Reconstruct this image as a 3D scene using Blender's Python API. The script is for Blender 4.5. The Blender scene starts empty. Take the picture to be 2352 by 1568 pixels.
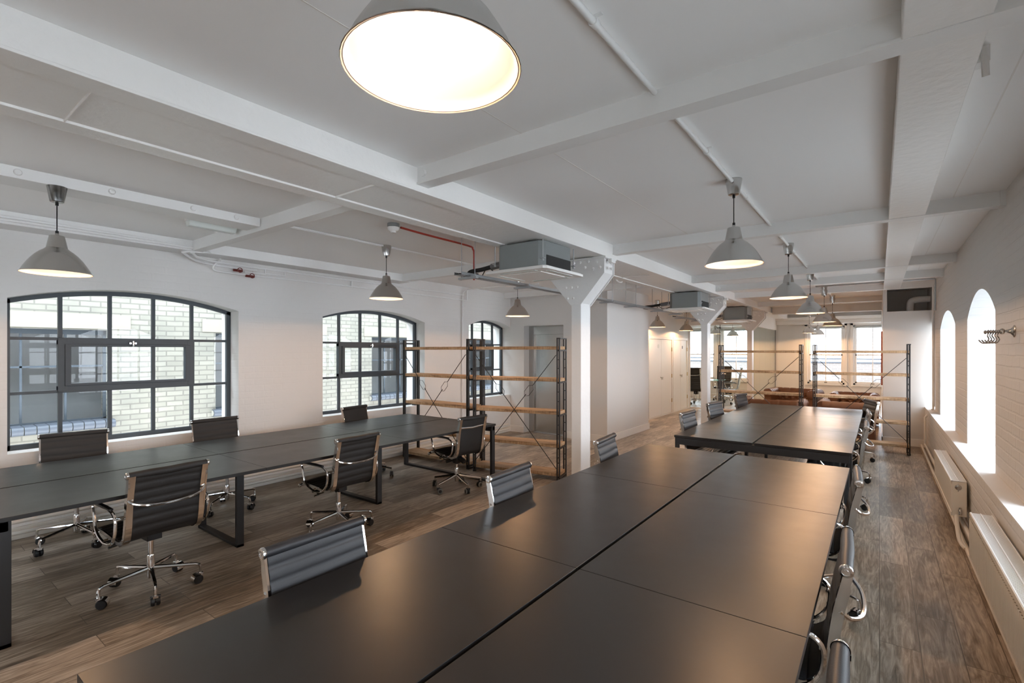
import bpy, math, random
from mathutils import Vector, Matrix, Euler
random.seed(7)
PI = math.pi
sc = bpy.context.scene
col = sc.collection

# ------------------------------------------------------------------ camera, world, exposure
F_PX, YAW, CAM_H = 1128.0, math.radians(36.8), 1.68
cam_d = bpy.data.cameras.new('camera'); cam = bpy.data.objects.new('camera', cam_d); col.objects.link(cam)
cam_d.sensor_width = 36.0; cam_d.lens = F_PX / 2352 * 36.0; cam_d.shift_y = 20.0 / 2352
cam_d.clip_start = 0.02; cam_d.clip_end = 200
cam.location = (0, 0, CAM_H); cam.rotation_euler = (PI / 2, 0, YAW)
sc.camera = cam

w = bpy.data.worlds.new('world'); sc.world = w; w.use_nodes = True
WN = w.node_tree.nodes; WL = w.node_tree.links
bgn = WN['Background']
grad_tc = WN.new('ShaderNodeTexCoord'); sep = WN.new('ShaderNodeSeparateXYZ'); ramp = WN.new('ShaderNodeValToRGB')
WL.new(grad_tc.outputs['Generated'], sep.inputs[0]); WL.new(sep.outputs['Z'], ramp.inputs[0])
ramp.color_ramp.elements[0].position = 0.0; ramp.color_ramp.elements[0].color = (0.84, 0.91, 1.0, 1)
ramp.color_ramp.elements[1].position = 0.7; ramp.color_ramp.elements[1].color = (0.74, 0.87, 1.0, 1)
WL.new(ramp.outputs[0], bgn.inputs['Color'])
WORLD_STRENGTH = 10.0
bgn.inputs['Strength'].default_value = WORLD_STRENGTH
LAMP_W = 23.5
LAMP_COL = (1.0, 0.56, 0.27)

sc.view_settings.view_transform = 'Standard'; sc.view_settings.look = 'None'
sc.view_settings.gamma = 1.0; sc.view_settings.use_curve_mapping = False
sc.view_settings.exposure = 0.46
sc.render.film_transparent = False
cy = sc.cycles
cy.max_bounces = 14; cy.diffuse_bounces = 10; cy.glossy_bounces = 5; cy.transmission_bounces = 8; cy.transparent_max_bounces = 16
cy.sample_clamp_indirect = 4.0; cy.caustics_reflective = False; cy.caustics_refractive = False
cy.use_denoising = True

# ------------------------------------------------------------------ mesh builder
def vperp(d):
    d = Vector(d).normalized()
    up = Vector((0, 0, 1)) if abs(d.z) < 0.95 else Vector((0, 1, 0))
    a = up.cross(d).normalized(); b = d.cross(a).normalized()
    return a, b

class MB:
    def __init__(s): s.v = []; s.f = []; s.m = []
    def add(s, vs, fs, mi=0):
        o = len(s.v); s.v += [tuple(x) for x in vs]
        s.f += [tuple(i + o for i in q) for q in fs]; s.m += [mi] * len(fs); return s
    def box(s, x0, x1, y0, y1, z0, z1, mi=0):
        return s.add([(x0,y0,z0),(x1,y0,z0),(x1,y1,z0),(x0,y1,z0),(x0,y0,z1),(x1,y0,z1),(x1,y1,z1),(x0,y1,z1)],
                     [(0,3,2,1),(4,5,6,7),(0,1,5,4),(1,2,6,5),(2,3,7,6),(3,0,4,7)], mi)
    def obox(s, c, h, M, mi=0):
        vs = []
        for sz in (-1, 1):
            for sx, sy in ((-1,-1),(1,-1),(1,1),(-1,1)):
                vs.append(Vector(c) + M @ Vector((sx*h[0], sy*h[1], sz*h[2])))
        return s.add(vs, [(0,3,2,1),(4,5,6,7),(0,1,5,4),(1,2,6,5),(2,3,7,6),(3,0,4,7)], mi)
    def bar(s, p, q, wd, ht, up=(0,0,1), mi=0):
        p, q = Vector(p), Vector(q); d = (q - p).normalized()
        a = d.cross(Vector(up))
        if a.length < 1e-4: a = d.cross(Vector((0,1,0)))
        a.normalize(); b = a.cross(d).normalized()
        vs = []
        for e in (p, q):
            for u, t in ((-1,-1),(1,-1),(1,1),(-1,1)): vs.append(e + a*u*wd/2 + b*t*ht/2)
        return s.add(vs, [(0,1,2,3),(7,6,5,4),(0,4,5,1),(1,5,6,2),(2,6,7,3),(3,7,4,0)], mi)
    def tube(s, pts, r, n=8, closed=False, mi=0, cap=True):
        pts = [Vector(p) for p in pts]; N = len(pts); rs = r if isinstance(r, (list, tuple)) else [r]*N
        rings = []; pa = None
        for i, p in enumerate(pts):
            if closed: d = pts[(i+1) % N] - pts[i-1]
            elif i == 0: d = pts[1] - p
            elif i == N-1: d = p - pts[-2]
            else: d = (pts[i+1] - p).normalized() + (p - pts[i-1]).normalized()
            d.normalize()
            if pa is None: a, b = vperp(d)
            else:
                a = pa - d * pa.dot(d)
                a = a.normalized() if a.length > 1e-5 else vperp(d)[0]
                b = d.cross(a).normalized()
            pa = a
            rings.append([p + (a*math.cos(2*PI*k/n) + b*math.sin(2*PI*k/n)) * rs[i] for k in range(n)])
        vs = [v for rg in rings for v in rg]; fs = []
        for i in range(N if closed else N-1):
            j = (i+1) % N
            for k in range(n): fs.append((i*n+k, i*n+(k+1)%n, j*n+(k+1)%n, j*n+k))
        if cap and not closed:
            fs.append(tuple(range(n-1,-1,-1))); fs.append(tuple((N-1)*n+k for k in range(n)))
        return s.add(vs, fs, mi)
    def lathe(s, prof, n=24, o=(0,0,0), M=None, mi=0, mis=None, cap=False):
        M = M or Matrix.Identity(3); o = Vector(o); vs = []
        for r, z in prof:
            for k in range(n): vs.append(o + M @ Vector((r*math.cos(2*PI*k/n), r*math.sin(2*PI*k/n), z)))
        b = len(s.v); s.v += [tuple(v) for v in vs]
        for i in range(len(prof)-1):
            for k in range(n):
                s.f.append((b+i*n+k, b+i*n+(k+1)%n, b+(i+1)*n+(k+1)%n, b+(i+1)*n+k)); s.m.append(mis[i] if mis else mi)
        if cap:
            s.f.append(tuple(b+k for k in range(n-1,-1,-1))); s.m.append(mi)
            s.f.append(tuple(b+(len(prof)-1)*n+k for k in range(n))); s.m.append(mi)
        return s
    def prism(s, poly, ax, a, b, mi=0):
        # poly: 2D points; ax: axis extruded ('x': poly=(y,z), 'y': poly=(x,z), 'z': poly=(x,y))
        def P(p, t): return {'x': (t,p[0],p[1]), 'y': (p[0],t,p[1]), 'z': (p[0],p[1],t)}[ax]
        n = len(poly); vs = [P(p,a) for p in poly] + [P(p,b) for p in poly]
        fs = [tuple(range(n)), tuple(range(2*n-1,n-1,-1))] + [(i, i+n, (i+1)%n+n, (i+1)%n) for i in range(n)]
        return s.add(vs, fs, mi)
    def build(s, name, mats, parent=None, smooth=False, bevel=0.0, seg=2, ang=38):
        me = bpy.data.meshes.new(name); me.from_pydata(s.v, [], s.f)
        if not isinstance(mats, (list, tuple)): mats = [mats]
        for m in mats: me.materials.append(m)
        for p, mi in zip(me.polygons, s.m): p.material_index = mi; p.use_smooth = smooth
        import bmesh
        bm = bmesh.new(); bm.from_mesh(me); bmesh.ops.recalc_face_normals(bm, faces=bm.faces); bm.to_mesh(me); bm.free()
        if smooth: me.set_sharp_from_angle(angle=math.radians(ang))
        me.update()
        o = bpy.data.objects.new(name, me); col.objects.link(o)
        if parent: o.parent = parent
        if bevel:
            md = o.modifiers.new('bevel', 'BEVEL'); md.width = bevel; md.segments = seg; md.limit_method = 'ANGLE'; md.angle_limit = math.radians(40)
        return o

def tag(o, label=None, cat=None, group=None, kind=None):
    if label: o['label'] = label
    if cat: o['category'] = cat
    if group: o['group'] = group
    if kind: o['kind'] = kind
    return o
def thing(name, label, cat, loc=(0,0,0), rz=0.0, group=None, kind=None):
    o = bpy.data.objects.new(name, None); col.objects.link(o); o.empty_display_size = 0.1
    o.location = loc; o.rotation_euler = (0,0,rz); return tag(o, label, cat, group, kind)
def struct(name, mb, mats, parent=None, **k):
    o = mb.build(name, mats, parent, **k)
    if parent is None: o['kind'] = 'structure'
    return o
def copy_tree(root, loc, rz, label, group=None, dz=0.0):
    r = root.copy(); col.objects.link(r); r.location = loc; r.rotation_euler = (0,0,rz); r['label'] = label
    if group: r['group'] = group
    for ch in list(root.children):
        c = ch.copy(); col.objects.link(c); c.parent = r
        if ch.get('lift') and dz: c.location.z = ch.location.z + dz
        for g in list(ch.children):
            d = g.copy(); col.objects.link(d); d.parent = c
    return r

# ------------------------------------------------------------------ materials
def mat(name, colr, rough=0.5, metal=0.0, spec=0.5, coat=0.0):
    m = bpy.data.materials.new(name); m.use_nodes = True
    b = m.node_tree.nodes['Principled BSDF']
    b.inputs['Base Color'].default_value = (*colr, 1); b.inputs['Roughness'].default_value = rough
    b.inputs['Metallic'].default_value = metal; b.inputs['Specular IOR Level'].default_value = spec
    if coat: b.inputs['Coat Weight'].default_value = coat
    return m
def N(m, t, **k):
    n = m.node_tree.nodes.new(t)
    for a, v in k.items(): setattr(n, a, v)
    return n
def LK(m, a, b): m.node_tree.links.new(a, b)
def coords(m, order='xyz'):
    tc = N(m, 'ShaderNodeTexCoord')
    if order == 'xyz': return tc.outputs['Object']
    sp = N(m, 'ShaderNodeSeparateXYZ'); cb = N(m, 'ShaderNodeCombineXYZ'); LK(m, tc.outputs['Object'], sp.inputs[0])
    for i, ch in enumerate(order):
        if ch in 'xyz': LK(m, sp.outputs['xyz'.index(ch)], cb.inputs[i])
    return cb.outputs[0]
def bump(m, src, strength, dist=0.01, prev=None):
    b = N(m, 'ShaderNodeBump'); b.inputs['Strength'].default_value = strength; b.inputs['Distance'].default_value = dist
    LK(m, src, b.inputs['Height'])
    if prev: LK(m, prev, b.inputs['Normal'])
    LK(m, b.outputs[0], m.node_tree.nodes['Principled BSDF'].inputs['Normal']); return b.outputs[0]
def noise(m, vec, scale, detail=3, rough=0.5):
    n = N(m, 'ShaderNodeTexNoise'); n.inputs['Scale'].default_value = scale; n.inputs['Detail'].default_value = detail
    n.inputs['Roughness'].default_value = rough
    LK(m, vec, n.inputs['Vector']); return n
def colramp(m, fac, stops):
    r = N(m, 'ShaderNodeValToRGB'); e = r.color_ramp.elements
    while len(e) < len(stops): e.new(0.5)
    for k, (p, c) in enumerate(stops): e[k].position = p; e[k].color = (*c, 1)
    LK(m, fac, r.inputs[0]); return r.outputs[0]
def brick(m, vec, wd, ht, mortar, c1, c2, cm):
    b = N(m, 'ShaderNodeTexBrick'); LK(m, vec, b.inputs['Vector'])
    b.inputs['Scale'].default_value = 1.0; b.inputs['Brick Width'].default_value = wd; b.inputs['Row Height'].default_value = ht
    b.inputs['Mortar Size'].default_value = mortar; b.inputs['Mortar Smooth'].default_value = 0.35
    b.inputs['Color1'].default_value = (*c1,1); b.inputs['Color2'].default_value = (*c2,1); b.inputs['Mortar'].default_value = (*cm,1)
    return b
def wobble(m, vec, sc_, amt):
    n = noise(m, vec, sc_, 2); s = N(m, 'ShaderNodeVectorMath', operation='SUBTRACT'); s.inputs[1].default_value = (.5,.5,.5)
    LK(m, n.outputs['Color'], s.inputs[0])
    k = N(m, 'ShaderNodeVectorMath', operation='SCALE'); k.inputs['Scale'].default_value = amt; LK(m, s.outputs[0], k.inputs[0])
    a = N(m, 'ShaderNodeVectorMath', operation='ADD'); LK(m, vec, a.inputs[0]); LK(m, k.outputs[0], a.inputs[1]); return a.outputs[0]

def painted_brick(name, order, base=(.70,.685,.665), st=0.25):
    m = mat(name, base, 0.55)
    v = wobble(m, coords(m, order), 3.0, 0.02)
    b = brick(m, v, .235, .078, .009, (1,1,1), (.86,.86,.86), (.25,.25,.25))
    n1 = bump(m, b.outputs['Color'], st, 0.006)
    nz = noise(m, coords(m), 28, 4); bump(m, nz.outputs['Fac'], 0.12, 0.01, n1)
    return m
MW_X = painted_brick('painted_brick_side', 'yz0', st=0.65)
MW_L = painted_brick('thickly_painted_brick', 'yz0', st=0.22)
MW_Xb = painted_brick('painted_brick_ledge', 'xy0', st=0.2)
def plain_paint(name, c, rough=0.5, bs=0.06, sc_=14):
    m = mat(name, c, rough); nz = noise(m, coords(m), sc_, 4); bump(m, nz.outputs['Fac'], bs, 0.02); return m
M_plaster = plain_paint('white_plaster', (.71,.695,.675))
M_ceil = plain_paint('ceiling_paint', (.92,.92,.915), 0.55, 0.05, 5)
M_gloss = plain_paint('gloss_beam_paint', (.82,.81,.79), 0.34, 0.22, 20)
M_steelpaint = plain_paint('painted_steelwork', (.80,.80,.79), 0.40, 0.08, 22)
M_trim = mat('white_gloss_trim', (.80,.78,.75), 0.35)
M_creampipe = mat('cream_pipe_paint', (.76,.71,.63), 0.4)
M_rad = mat('radiator_enamel', (.78,.74,.66), 0.35)
M_radgrille = mat('radiator_grille', (.80,.80,.78), 0.4, 0.2)

# floor planks run along the room (world y)
M_floor = mat('oak_vinyl_planks', (.2,.14,.09), 0.38, spec=0.35)
def floor_mat(m):
    v = coords(m, 'yx0')
    br = brick(m, v, 1.35, .185, .0022, (0,0,0), (1,1,1), (.5,.5,.5)); br.inputs['Mortar Smooth'].default_value = 0.0
    br.offset = 0.37
    sp = N(m, 'ShaderNodeSeparateXYZ'); LK(m, v, sp.inputs[0])
    jit = N(m, 'ShaderNodeMath', operation='MULTIPLY'); LK(m, br.outputs['Color'], jit.inputs[0]); jit.inputs[1].default_value = 7.3
    cb = N(m, 'ShaderNodeCombineXYZ'); LK(m, sp.outputs[0], cb.inputs[0]); LK(m, sp.outputs[1], cb.inputs[1]); LK(m, jit.outputs[0], cb.inputs[2])
    mp = N(m, 'ShaderNodeMapping'); mp.inputs['Scale'].default_value = (1.1, 9.0, 1.0); LK(m, cb.outputs[0], mp.inputs['Vector'])
    g1 = noise(m, mp.outputs[0], 2.2, 7, 0.62); g1.inputs['Distortion'].default_value = 2.2
    mp2 = N(m, 'ShaderNodeMapping'); mp2.inputs['Scale'].default_value = (1.5, 40.0, 1.0); LK(m, cb.outputs[0], mp2.inputs['Vector'])
    g2 = noise(m, mp2.outputs[0], 3.0, 4, 0.6)
    big = noise(m, cb.outputs[0], 0.9, 2)
    a = N(m, 'ShaderNodeMath', operation='MULTIPLY_ADD'); LK(m, g1.outputs['Fac'], a.inputs[0]); a.inputs[1].default_value = 0.62
    b2 = N(m, 'ShaderNodeMath', operation='MULTIPLY'); LK(m, g2.outputs['Fac'], b2.inputs[0]); b2.inputs[1].default_value = 0.24; LK(m, b2.outputs[0], a.inputs[2])
    c2 = N(m, 'ShaderNodeMath', operation='MULTIPLY_ADD'); LK(m, br.outputs['Color'], c2.inputs[0]); c2.inputs[1].default_value = 0.13
    c3 = N(m, 'ShaderNodeMath', operation='MULTIPLY_ADD'); LK(m, big.outputs['Fac'], c3.inputs[0]); c3.inputs[1].default_value = 0.35; LK(m, a.outputs[0], c3.inputs[2])
    c4 = N(m, 'ShaderNodeMath', operation='SUBTRACT'); LK(m, c3.outputs[0], c4.inputs[0]); c4.inputs[1].default_value = 0.165; LK(m, c4.outputs[0], c2.inputs[2])
    cr = colramp(m, c2.outputs[0], [(0.32,(.095,.068,.047)),(0.45,(.22,.168,.118)),(0.56,(.40,.32,.245)),(0.70,(.62,.53,.43))])
    mx = N(m, 'ShaderNodeMixRGB'); mx.blend_type = 'MIX'; LK(m, br.outputs['Fac'], mx.inputs[0]); LK(m, cr, mx.inputs[1]); mx.inputs[2].default_value = (.12,.09,.065,1)
    LK(m, mx.outputs[0], m.node_tree.nodes['Principled BSDF'].inputs['Base Color'])
    rr = N(m, 'ShaderNodeMapRange'); LK(m, g1.outputs['Fac'], rr.inputs[0]); rr.inputs[3].default_value = 0.28; rr.inputs[4].default_value = 0.46
    LK(m, rr.outputs[0], m.node_tree.nodes['Principled BSDF'].inputs['Roughness'])
    n1 = bump(m, g2.outputs['Fac'], 0.10, 0.004)
floor_mat(M_floor)

M_desk = mat('black_laminate', (.012,.011,.0105), 0.36, spec=0.5)
def desk_mat(m):
    v = coords(m); nz = noise(m, v, 260, 2); bump(m, nz.outputs['Fac'], 0.08, 0.0006)
    n2 = noise(m, v, 5, 5, 0.6); rr = N(m, 'ShaderNodeMapRange'); LK(m, n2.outputs['Fac'], rr.inputs[0]); rr.inputs[3].default_value = 0.31; rr.inputs[4].default_value = 0.41
    LK(m, rr.outputs[0], m.node_tree.nodes['Principled BSDF'].inputs['Roughness'])
desk_mat(M_desk)
M_blackmetal = mat('black_powder_coat', (.014,.014,.015), 0.45)
M_darkedge = mat('black_edge_band', (.012,.012,.012), 0.5)
M_chrome = mat('chrome', (.78,.77,.76), 0.10, 1.0)
M_blackpl = mat('black_plastic', (.010,.010,.011), 0.42)
M_grey = mat('grey_rubber', (.32,.33,.30), 0.6)
def leather_mat(name, c, rough, bs=0.25, sc_=220):
    m = mat(name, c, rough); nz = noise(m, coords(m), sc_, 3); bump(m, nz.outputs['Fac'], bs, 0.0015); return m
M_leather = leather_mat('black_leather', (.016,.017,.020), 0.44)
M_fabric = leather_mat('black_mesh_fabric', (.013,.012,.0115), 0.62, 0.4, 400)
M_tan = leather_mat('tan_chesterfield_leather', (.155,.068,.034), 0.50, 0.2, 120)
M_alu = mat('brushed_aluminium', (.56,.555,.54), 0.28, 1.0)
def alu(m):
    tc = N(m, 'ShaderNodeTexCoord'); mp = N(m, 'ShaderNodeMapping'); mp.inputs['Scale'].default_value = (1,1,140); LK(m, tc.outputs['Object'], mp.inputs['Vector'])
    nz = noise(m, mp.outputs[0], 4, 3); rr = N(m, 'ShaderNodeMapRange'); LK(m, nz.outputs['Fac'], rr.inputs[0]); rr.inputs[3].default_value = 0.14; rr.inputs[4].default_value = 0.26; LK(m, rr.outputs[0], m.node_tree.nodes['Principled BSDF'].inputs['Roughness'])
    tg = N(m, 'ShaderNodeTangent', direction_type='RADIAL', axis='Z'); p_ = m.node_tree.nodes['Principled BSDF']
    LK(m, tg.outputs[0], p_.inputs['Tangent']); p_.inputs['Anisotropic'].default_value = 0.85
alu(M_alu)
M_shadein = mat('cream_shade_enamel', (.58,.51,.45), 0.5)
M_bulb = bpy.data.materials.new('glowing_bulb'); M_bulb.use_nodes = True
_b = M_bulb.node_tree.nodes['Principled BSDF']; _b.inputs['Base Color'].default_value = (1,1,1,1)
_b.inputs['Emission Color'].default_value = (1.0,.86,.72,1); _b.inputs['Emission Strength'].default_value = 30.0
M_whitepl = mat('white_plastic', (.82,.81,.79), 0.4)
M_galv = mat('galvanised_steel', (.42,.43,.44), 0.42, 0.9)
M_grebox = mat('grey_unit_casing', (.25,.27,.27), 0.42, 0.35)
M_foam = mat('black_foam', (.02,.02,.02), 0.85)
M_jacket = mat('grey_pipe_jacket', (.16,.16,.165), 0.45)
M_red = mat('red_conduit', (.42,.045,.03), 0.4)
M_redvalve = mat('dark_red_valve', (.14,.02,.015), 0.5)
M_frame = mat('anthracite_window_steel', (.040,.050,.060), 0.45)
M_liftsteel = mat('brushed_stainless_steel', (.52,.51,.49), 0.25, 1.0)
def lift(m):
    tc = N(m, 'ShaderNodeTexCoord'); mp = N(m, 'ShaderNodeMapping'); mp.inputs['Scale'].default_value = (120,120,1); LK(m, tc.outputs['Object'], mp.inputs['Vector'])
    nz = noise(m, mp.outputs[0], 3, 2); bump(m, nz.outputs['Fac'], 0.10, 0.002)
lift(M_liftsteel)
M_nickel = mat('satin_nickel', (.50,.47,.43), 0.22, 1.0)
M_brass = mat('brass', (.55,.40,.20), 0.3, 1.0)
M_skyblind = mat('grey_blind', (.45,.47,.46), 0.6)
M_redwood = mat('reddish_brown_wood', (.30,.08,.04), 0.5)
M_stitch = mat('seam_piping', (.30,.12,.05), 0.5)

def glass_mat(name, tint, gl=0.06, fres=1.45):
    m = bpy.data.materials.new(name); m.use_nodes = True; nt = m.node_tree; nt.nodes.clear()
    out = nt.nodes.new('ShaderNodeOutputMaterial'); mix = nt.nodes.new('ShaderNodeMixShader'); tr = nt.nodes.new('ShaderNodeBsdfTransparent')
    gb = nt.nodes.new('ShaderNodeBsdfGlossy'); fr = nt.nodes.new('ShaderNodeFresnel'); fr.inputs['IOR'].default_value = fres
    tr.inputs['Color'].default_value = (*tint,1); gb.inputs['Roughness'].default_value = gl*0.3
    geo = nt.nodes.new('ShaderNodeNewGeometry'); inv = nt.nodes.new('ShaderNodeMath'); inv.operation = 'SUBTRACT'; inv.inputs[0].default_value = 1.0; inv.use_clamp = True
    mul = nt.nodes.new('ShaderNodeMath'); mul.operation = 'MULTIPLY'; nt.links.new(geo.outputs['Backfacing'], inv.inputs[1]); nt.links.new(inv.outputs[0], mul.inputs[0]); nt.links.new(fr.outputs[0], mul.inputs[1])
    nt.links.new(mul.outputs[0], mix.inputs[0]); nt.links.new(tr.outputs[0], mix.inputs[1]); nt.links.new(gb.outputs[0], mix.inputs[2]); nt.links.new(mix.outputs[0], out.inputs[0])
    return m
M_glass = glass_mat('clear_window_glass', (.985,.99,.99), 0.0, 1.35)
M_pglass = glass_mat('green_tinted_partition_glass', (.96,.985,.97), 0.0, 1.25)
M_glassedge = mat('teal_glass_edge', (.10,.36,.33), 0.2)
M_frost = mat('diffuser_plastic', (.66,.70,.67), 0.2)

# rough sawn shelf boards
M_board = mat('rough_sawn_mango_wood', (.45,.3,.17), 0.6)
def board(m):
    v = coords(m); mp = N(m, 'ShaderNodeMapping'); mp.inputs['Scale'].default_value = (1.2, 9, 9); LK(m, v, mp.inputs['Vector'])
    g = noise(m, mp.outputs[0], 2.6, 6, 0.65); g.inputs['Distortion'].default_value = 0.8
    c = colramp(m, g.outputs['Fac'], [(0.30,(.22,.125,.06)),(0.5,(.48,.31,.17)),(0.72,(.68,.50,.32))])
    mp2 = N(m, 'ShaderNodeMapping'); mp2.inputs['Scale'].default_value = (60, 3, 3); LK(m, v, mp2.inputs['Vector'])
    g2 = noise(m, mp2.outputs[0], 2, 3, 0.7)
    c2 = colramp(m, g2.outputs['Fac'], [(0.35,(.55,.50,.45)),(0.6,(1,1,1))])
    mx = N(m, 'ShaderNodeMixRGB'); mx.blend_type = 'MULTIPLY'; LK(m, c, mx.inputs[1]); LK(m, c2, mx.inputs[2])
    # saw marks belong to the sawn edges (faces turned to +-y)
    ge = N(m, 'ShaderNodeTexCoord'); sp = N(m, 'ShaderNodeSeparateXYZ'); LK(m, ge.outputs['Normal'], sp.inputs[0])
    ab = N(m, 'ShaderNodeMath', operation='ABSOLUTE'); LK(m, sp.outputs[1], ab.inputs[0]); LK(m, ab.outputs[0], mx.inputs[0])
    LK(m, mx.outputs[0], m.node_tree.nodes['Principled BSDF'].inputs['Base Color'])
    bump(m, g2.outputs['Fac'], 0.3, 0.004)
board(M_board)

# outside
M_exbrick = mat('pale_yellow_stock_brick', (.6,.55,.45), 0.85)
def exb(m):
    v = wobble(m, coords(m, 'yz0'), 4.0, 0.015)
    b = brick(m, v, .225, .0765, .011, (.205,.195,.16), (.168,.159,.13), (.122,.114,.094)); b.inputs['Bias'].default_value = 0.0
    nz = noise(m, coords(m), 2.2, 4); c = colramp(m, nz.outputs['Fac'], [(0.3,(.82,.82,.82)),(0.7,(1.08,1.06,1.04))])
    mx = N(m, 'ShaderNodeMixRGB'); mx.blend_type = 'MULTIPLY'; mx.inputs[0].default_value = 1; LK(m, b.outputs['Color'], mx.inputs[1]); LK(m, c, mx.inputs[2])
    LK(m, mx.outputs[0], m.node_tree.nodes['Principled BSDF'].inputs['Base Color'])
    bump(m, b.outputs['Fac'], -0.5, 0.008)
exb(M_exbrick)
M_farbrick = mat('grey_brown_parapet_brick', (.4,.35,.3), 0.85)
def fb(m):
    b = brick(m, coords(m, 'xz0'), .225, .0765, .012, (.105,.085,.075), (.085,.07,.063), (.13,.12,.115))
    LK(m, b.outputs['Color'], m.node_tree.nodes['Principled BSDF'].inputs['Base Color'])
fb(M_farbrick)
M_stone = plain_paint('buff_stone', (.205,.185,.145), 0.8, 0.2, 8)
M_bluebrick = mat('blue_engineering_brick', (.055,.062,.075), 0.5)
M_mortar = mat('pale_mortar', (.25,.24,.20), 0.9)
M_darkroom = mat('dim_interior', (.32,.32,.32), 0.9)
M_lead = mat('dark_coping', (.02,.022,.028), 0.6)
M_render = mat('pale_render', (.75,.76,.77), 0.8)
M_pave = plain_paint('concrete_paving', (.35,.35,.34), 0.9, 0.1, 3)

# ------------------------------------------------------------------ arched wall helper
def arch_z(y, a, b, zs, zt):
    hw = (b - a) / 2; rise = zt - zs; R = (hw*hw + rise*rise) / (2*rise); cy_ = zt - R; t = y - (a+b)/2
    return cy_ + math.sqrt(max(R*R - t*t, 0))
def arched_wall(mb, x0, x1, y0, y1, z0, z1, ops, seg=28):
    ops = sorted(ops); cur = y0
    for (a, b, zsill, zs, zt) in ops:
        if a > cur: mb.box(x0, x1, cur, a, z0, z1)
        if zsill > z0: mb.box(x0, x1, a, b, z0, zsill)
        for k in range(seg):
            ya, yb = a + (b-a)*k/seg, a + (b-a)*(k+1)/seg
            za, zb = arch_z(ya,a,b,zs,zt), arch_z(yb,a,b,zs,zt)
            mb.add([(x0,ya,za),(x1,ya,za),(x1,yb,zb),(x0,yb,zb),(x0,ya,z1),(x1,ya,z1),(x1,yb,z1),(x0,yb,z1)],
                   [(0,3,2,1),(4,5,6,7),(0,1,5,4),(2,3,7,6),(3,0,4,7),(1,2,6,5)])
        cur = b
    if y1 > cur: mb.box(x0, x1, cur, y1, z0, z1)

ZC, ZB, ZM = 2.85, 2.74, 2.686      # ceiling, underside of cross beams, underside of main beam
XL, XR = -6.15, 0.74

# ------------------------------------------------------------------ room shell
struct('floor', MB().box(-6.7, 1.35, -2.8, 18.6, -0.12, 0.0), M_floor)
struct('ceiling', MB().box(-6.7, 1.35, -2.8, 18.6, ZC, ZC+0.15), M_ceil)
LW = [(-2.1,-0.15,.76,2.145,2.29),(0.80,2.75,.76,2.145,2.29),(3.86,5.76,.76,2.145,2.29),(6.87,8.16,.76,2.145,2.27)]
mb = MB(); arched_wall(mb, -6.6, XL, -2.8, 18.6, 0, ZC, LW); struct('wall_left', mb, MW_L)
RW = [(-2.4,-0.9,.70,2.0,2.24),(0.2,1.75,.70,2.0,2.24),(2.82,4.38,.70,2.0,2.24),(5.44,7.0,.70,2.0,2.24),(8.03,9.85,.70,2.0,2.22),(10.75,12.3,.70,2.0,2.2)]
mb = MB(); arched_wall(mb, XR, 1.30, -2.8, 18.6, 0.0, ZC, [(a,b,z,s_,t) for a,b,z,s_,t in RW])
mb.box(0.63, XR, -2.8, 11.07, 0.0, 0.70); struct('wall_right', mb, MW_X)
FILL_BW = [(-5.4,-4.7)]  # unseen window behind the camera, added for flat fill light
mb = MB(); cur = -6.6
for a, b in FILL_BW: mb.box(cur,a,-2.8,-2.6,0,ZC); mb.box(a,b,-2.8,-2.6,0,.6); mb.box(a,b,-2.8,-2.6,2.44,ZC); cur = b
mb.box(cur,1.3,-2.8,-2.6,0,ZC); struct('wall_back', mb, M_plaster)
# wall around the lift, the shaft block, and the cupboard wall
mb = MB(); mb.box(XL,-5.80,8.16,8.42,0,ZC); mb.box(-4.87,-3.95,8.16,8.42,0,ZC); mb.box(-5.80,-4.87,8.16,8.42,2.17,ZC)
mb.box(XL,-3.95,8.42,10.15,0,ZC); struct('wall_lift', mb, M_plaster)
struct('wall_cupboards', MB().box(XL,-4.46,10.15,14.62,0,ZC), M_plaster)
# far wall with four sash windows
FW = [(-5.62,-4.64),(-4.45,-3.48),(-1.84,-0.86),(-0.64,0.32)]
mb = MB(); cur = -6.15
for a, b in FW: mb.box(cur,a,18.2,18.5,0,ZC); mb.box(a,b,18.2,18.5,0,.62); mb.box(a,b,18.2,18.5,2.44,ZC); cur = b
mb.box(cur,1.3,18.2,18.5,0,ZC); struct('wall_far', mb, M_plaster)
# white boxed-in block by the right wall
mb = MB(); mb.box(0.05,XR-0.003,11.07,18.2,0,2.37); mb.box(0.05,0.11,11.07,18.2,2.37,ZC); mb.box(0.11,XR-0.003,12.3,12.4,2.37,ZC)
struct('wall_box', mb, M_plaster, bevel=0.004)

# skirtings
mb = MB()
mb.box(XL,-5.80,8.14,8.16,0,.13); mb.box(-4.87,-3.93,8.14,8.16,0,.13); mb.box(-3.95,-3.93,8.14,10.17,0,.13); mb.box(-4.46,-3.93,10.15,10.17,0,.13)
struct('baseboard_lift', mb, M_trim, bevel=0.004)
struct('baseboard_cupboards', MB().box(-4.46,-4.44,10.17,14.62,0,.03), M_trim)
struct('baseboard_box', MB().box(0.03,XR-0.1,11.05,11.07,0,.13).box(0.03,0.05,11.05,18.2,0,.13), M_trim, bevel=0.004)
struct('baseboard_far', MB().box(-6.15,0.03,18.18,18.2,0,.15), M_trim, bevel=0.004)
mb = MB(); mb.box(XL,XL+.03,-2.6,8.16,0,.11); struct('baseboard_left', mb, M_creampipe, bevel=0.006)

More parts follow.
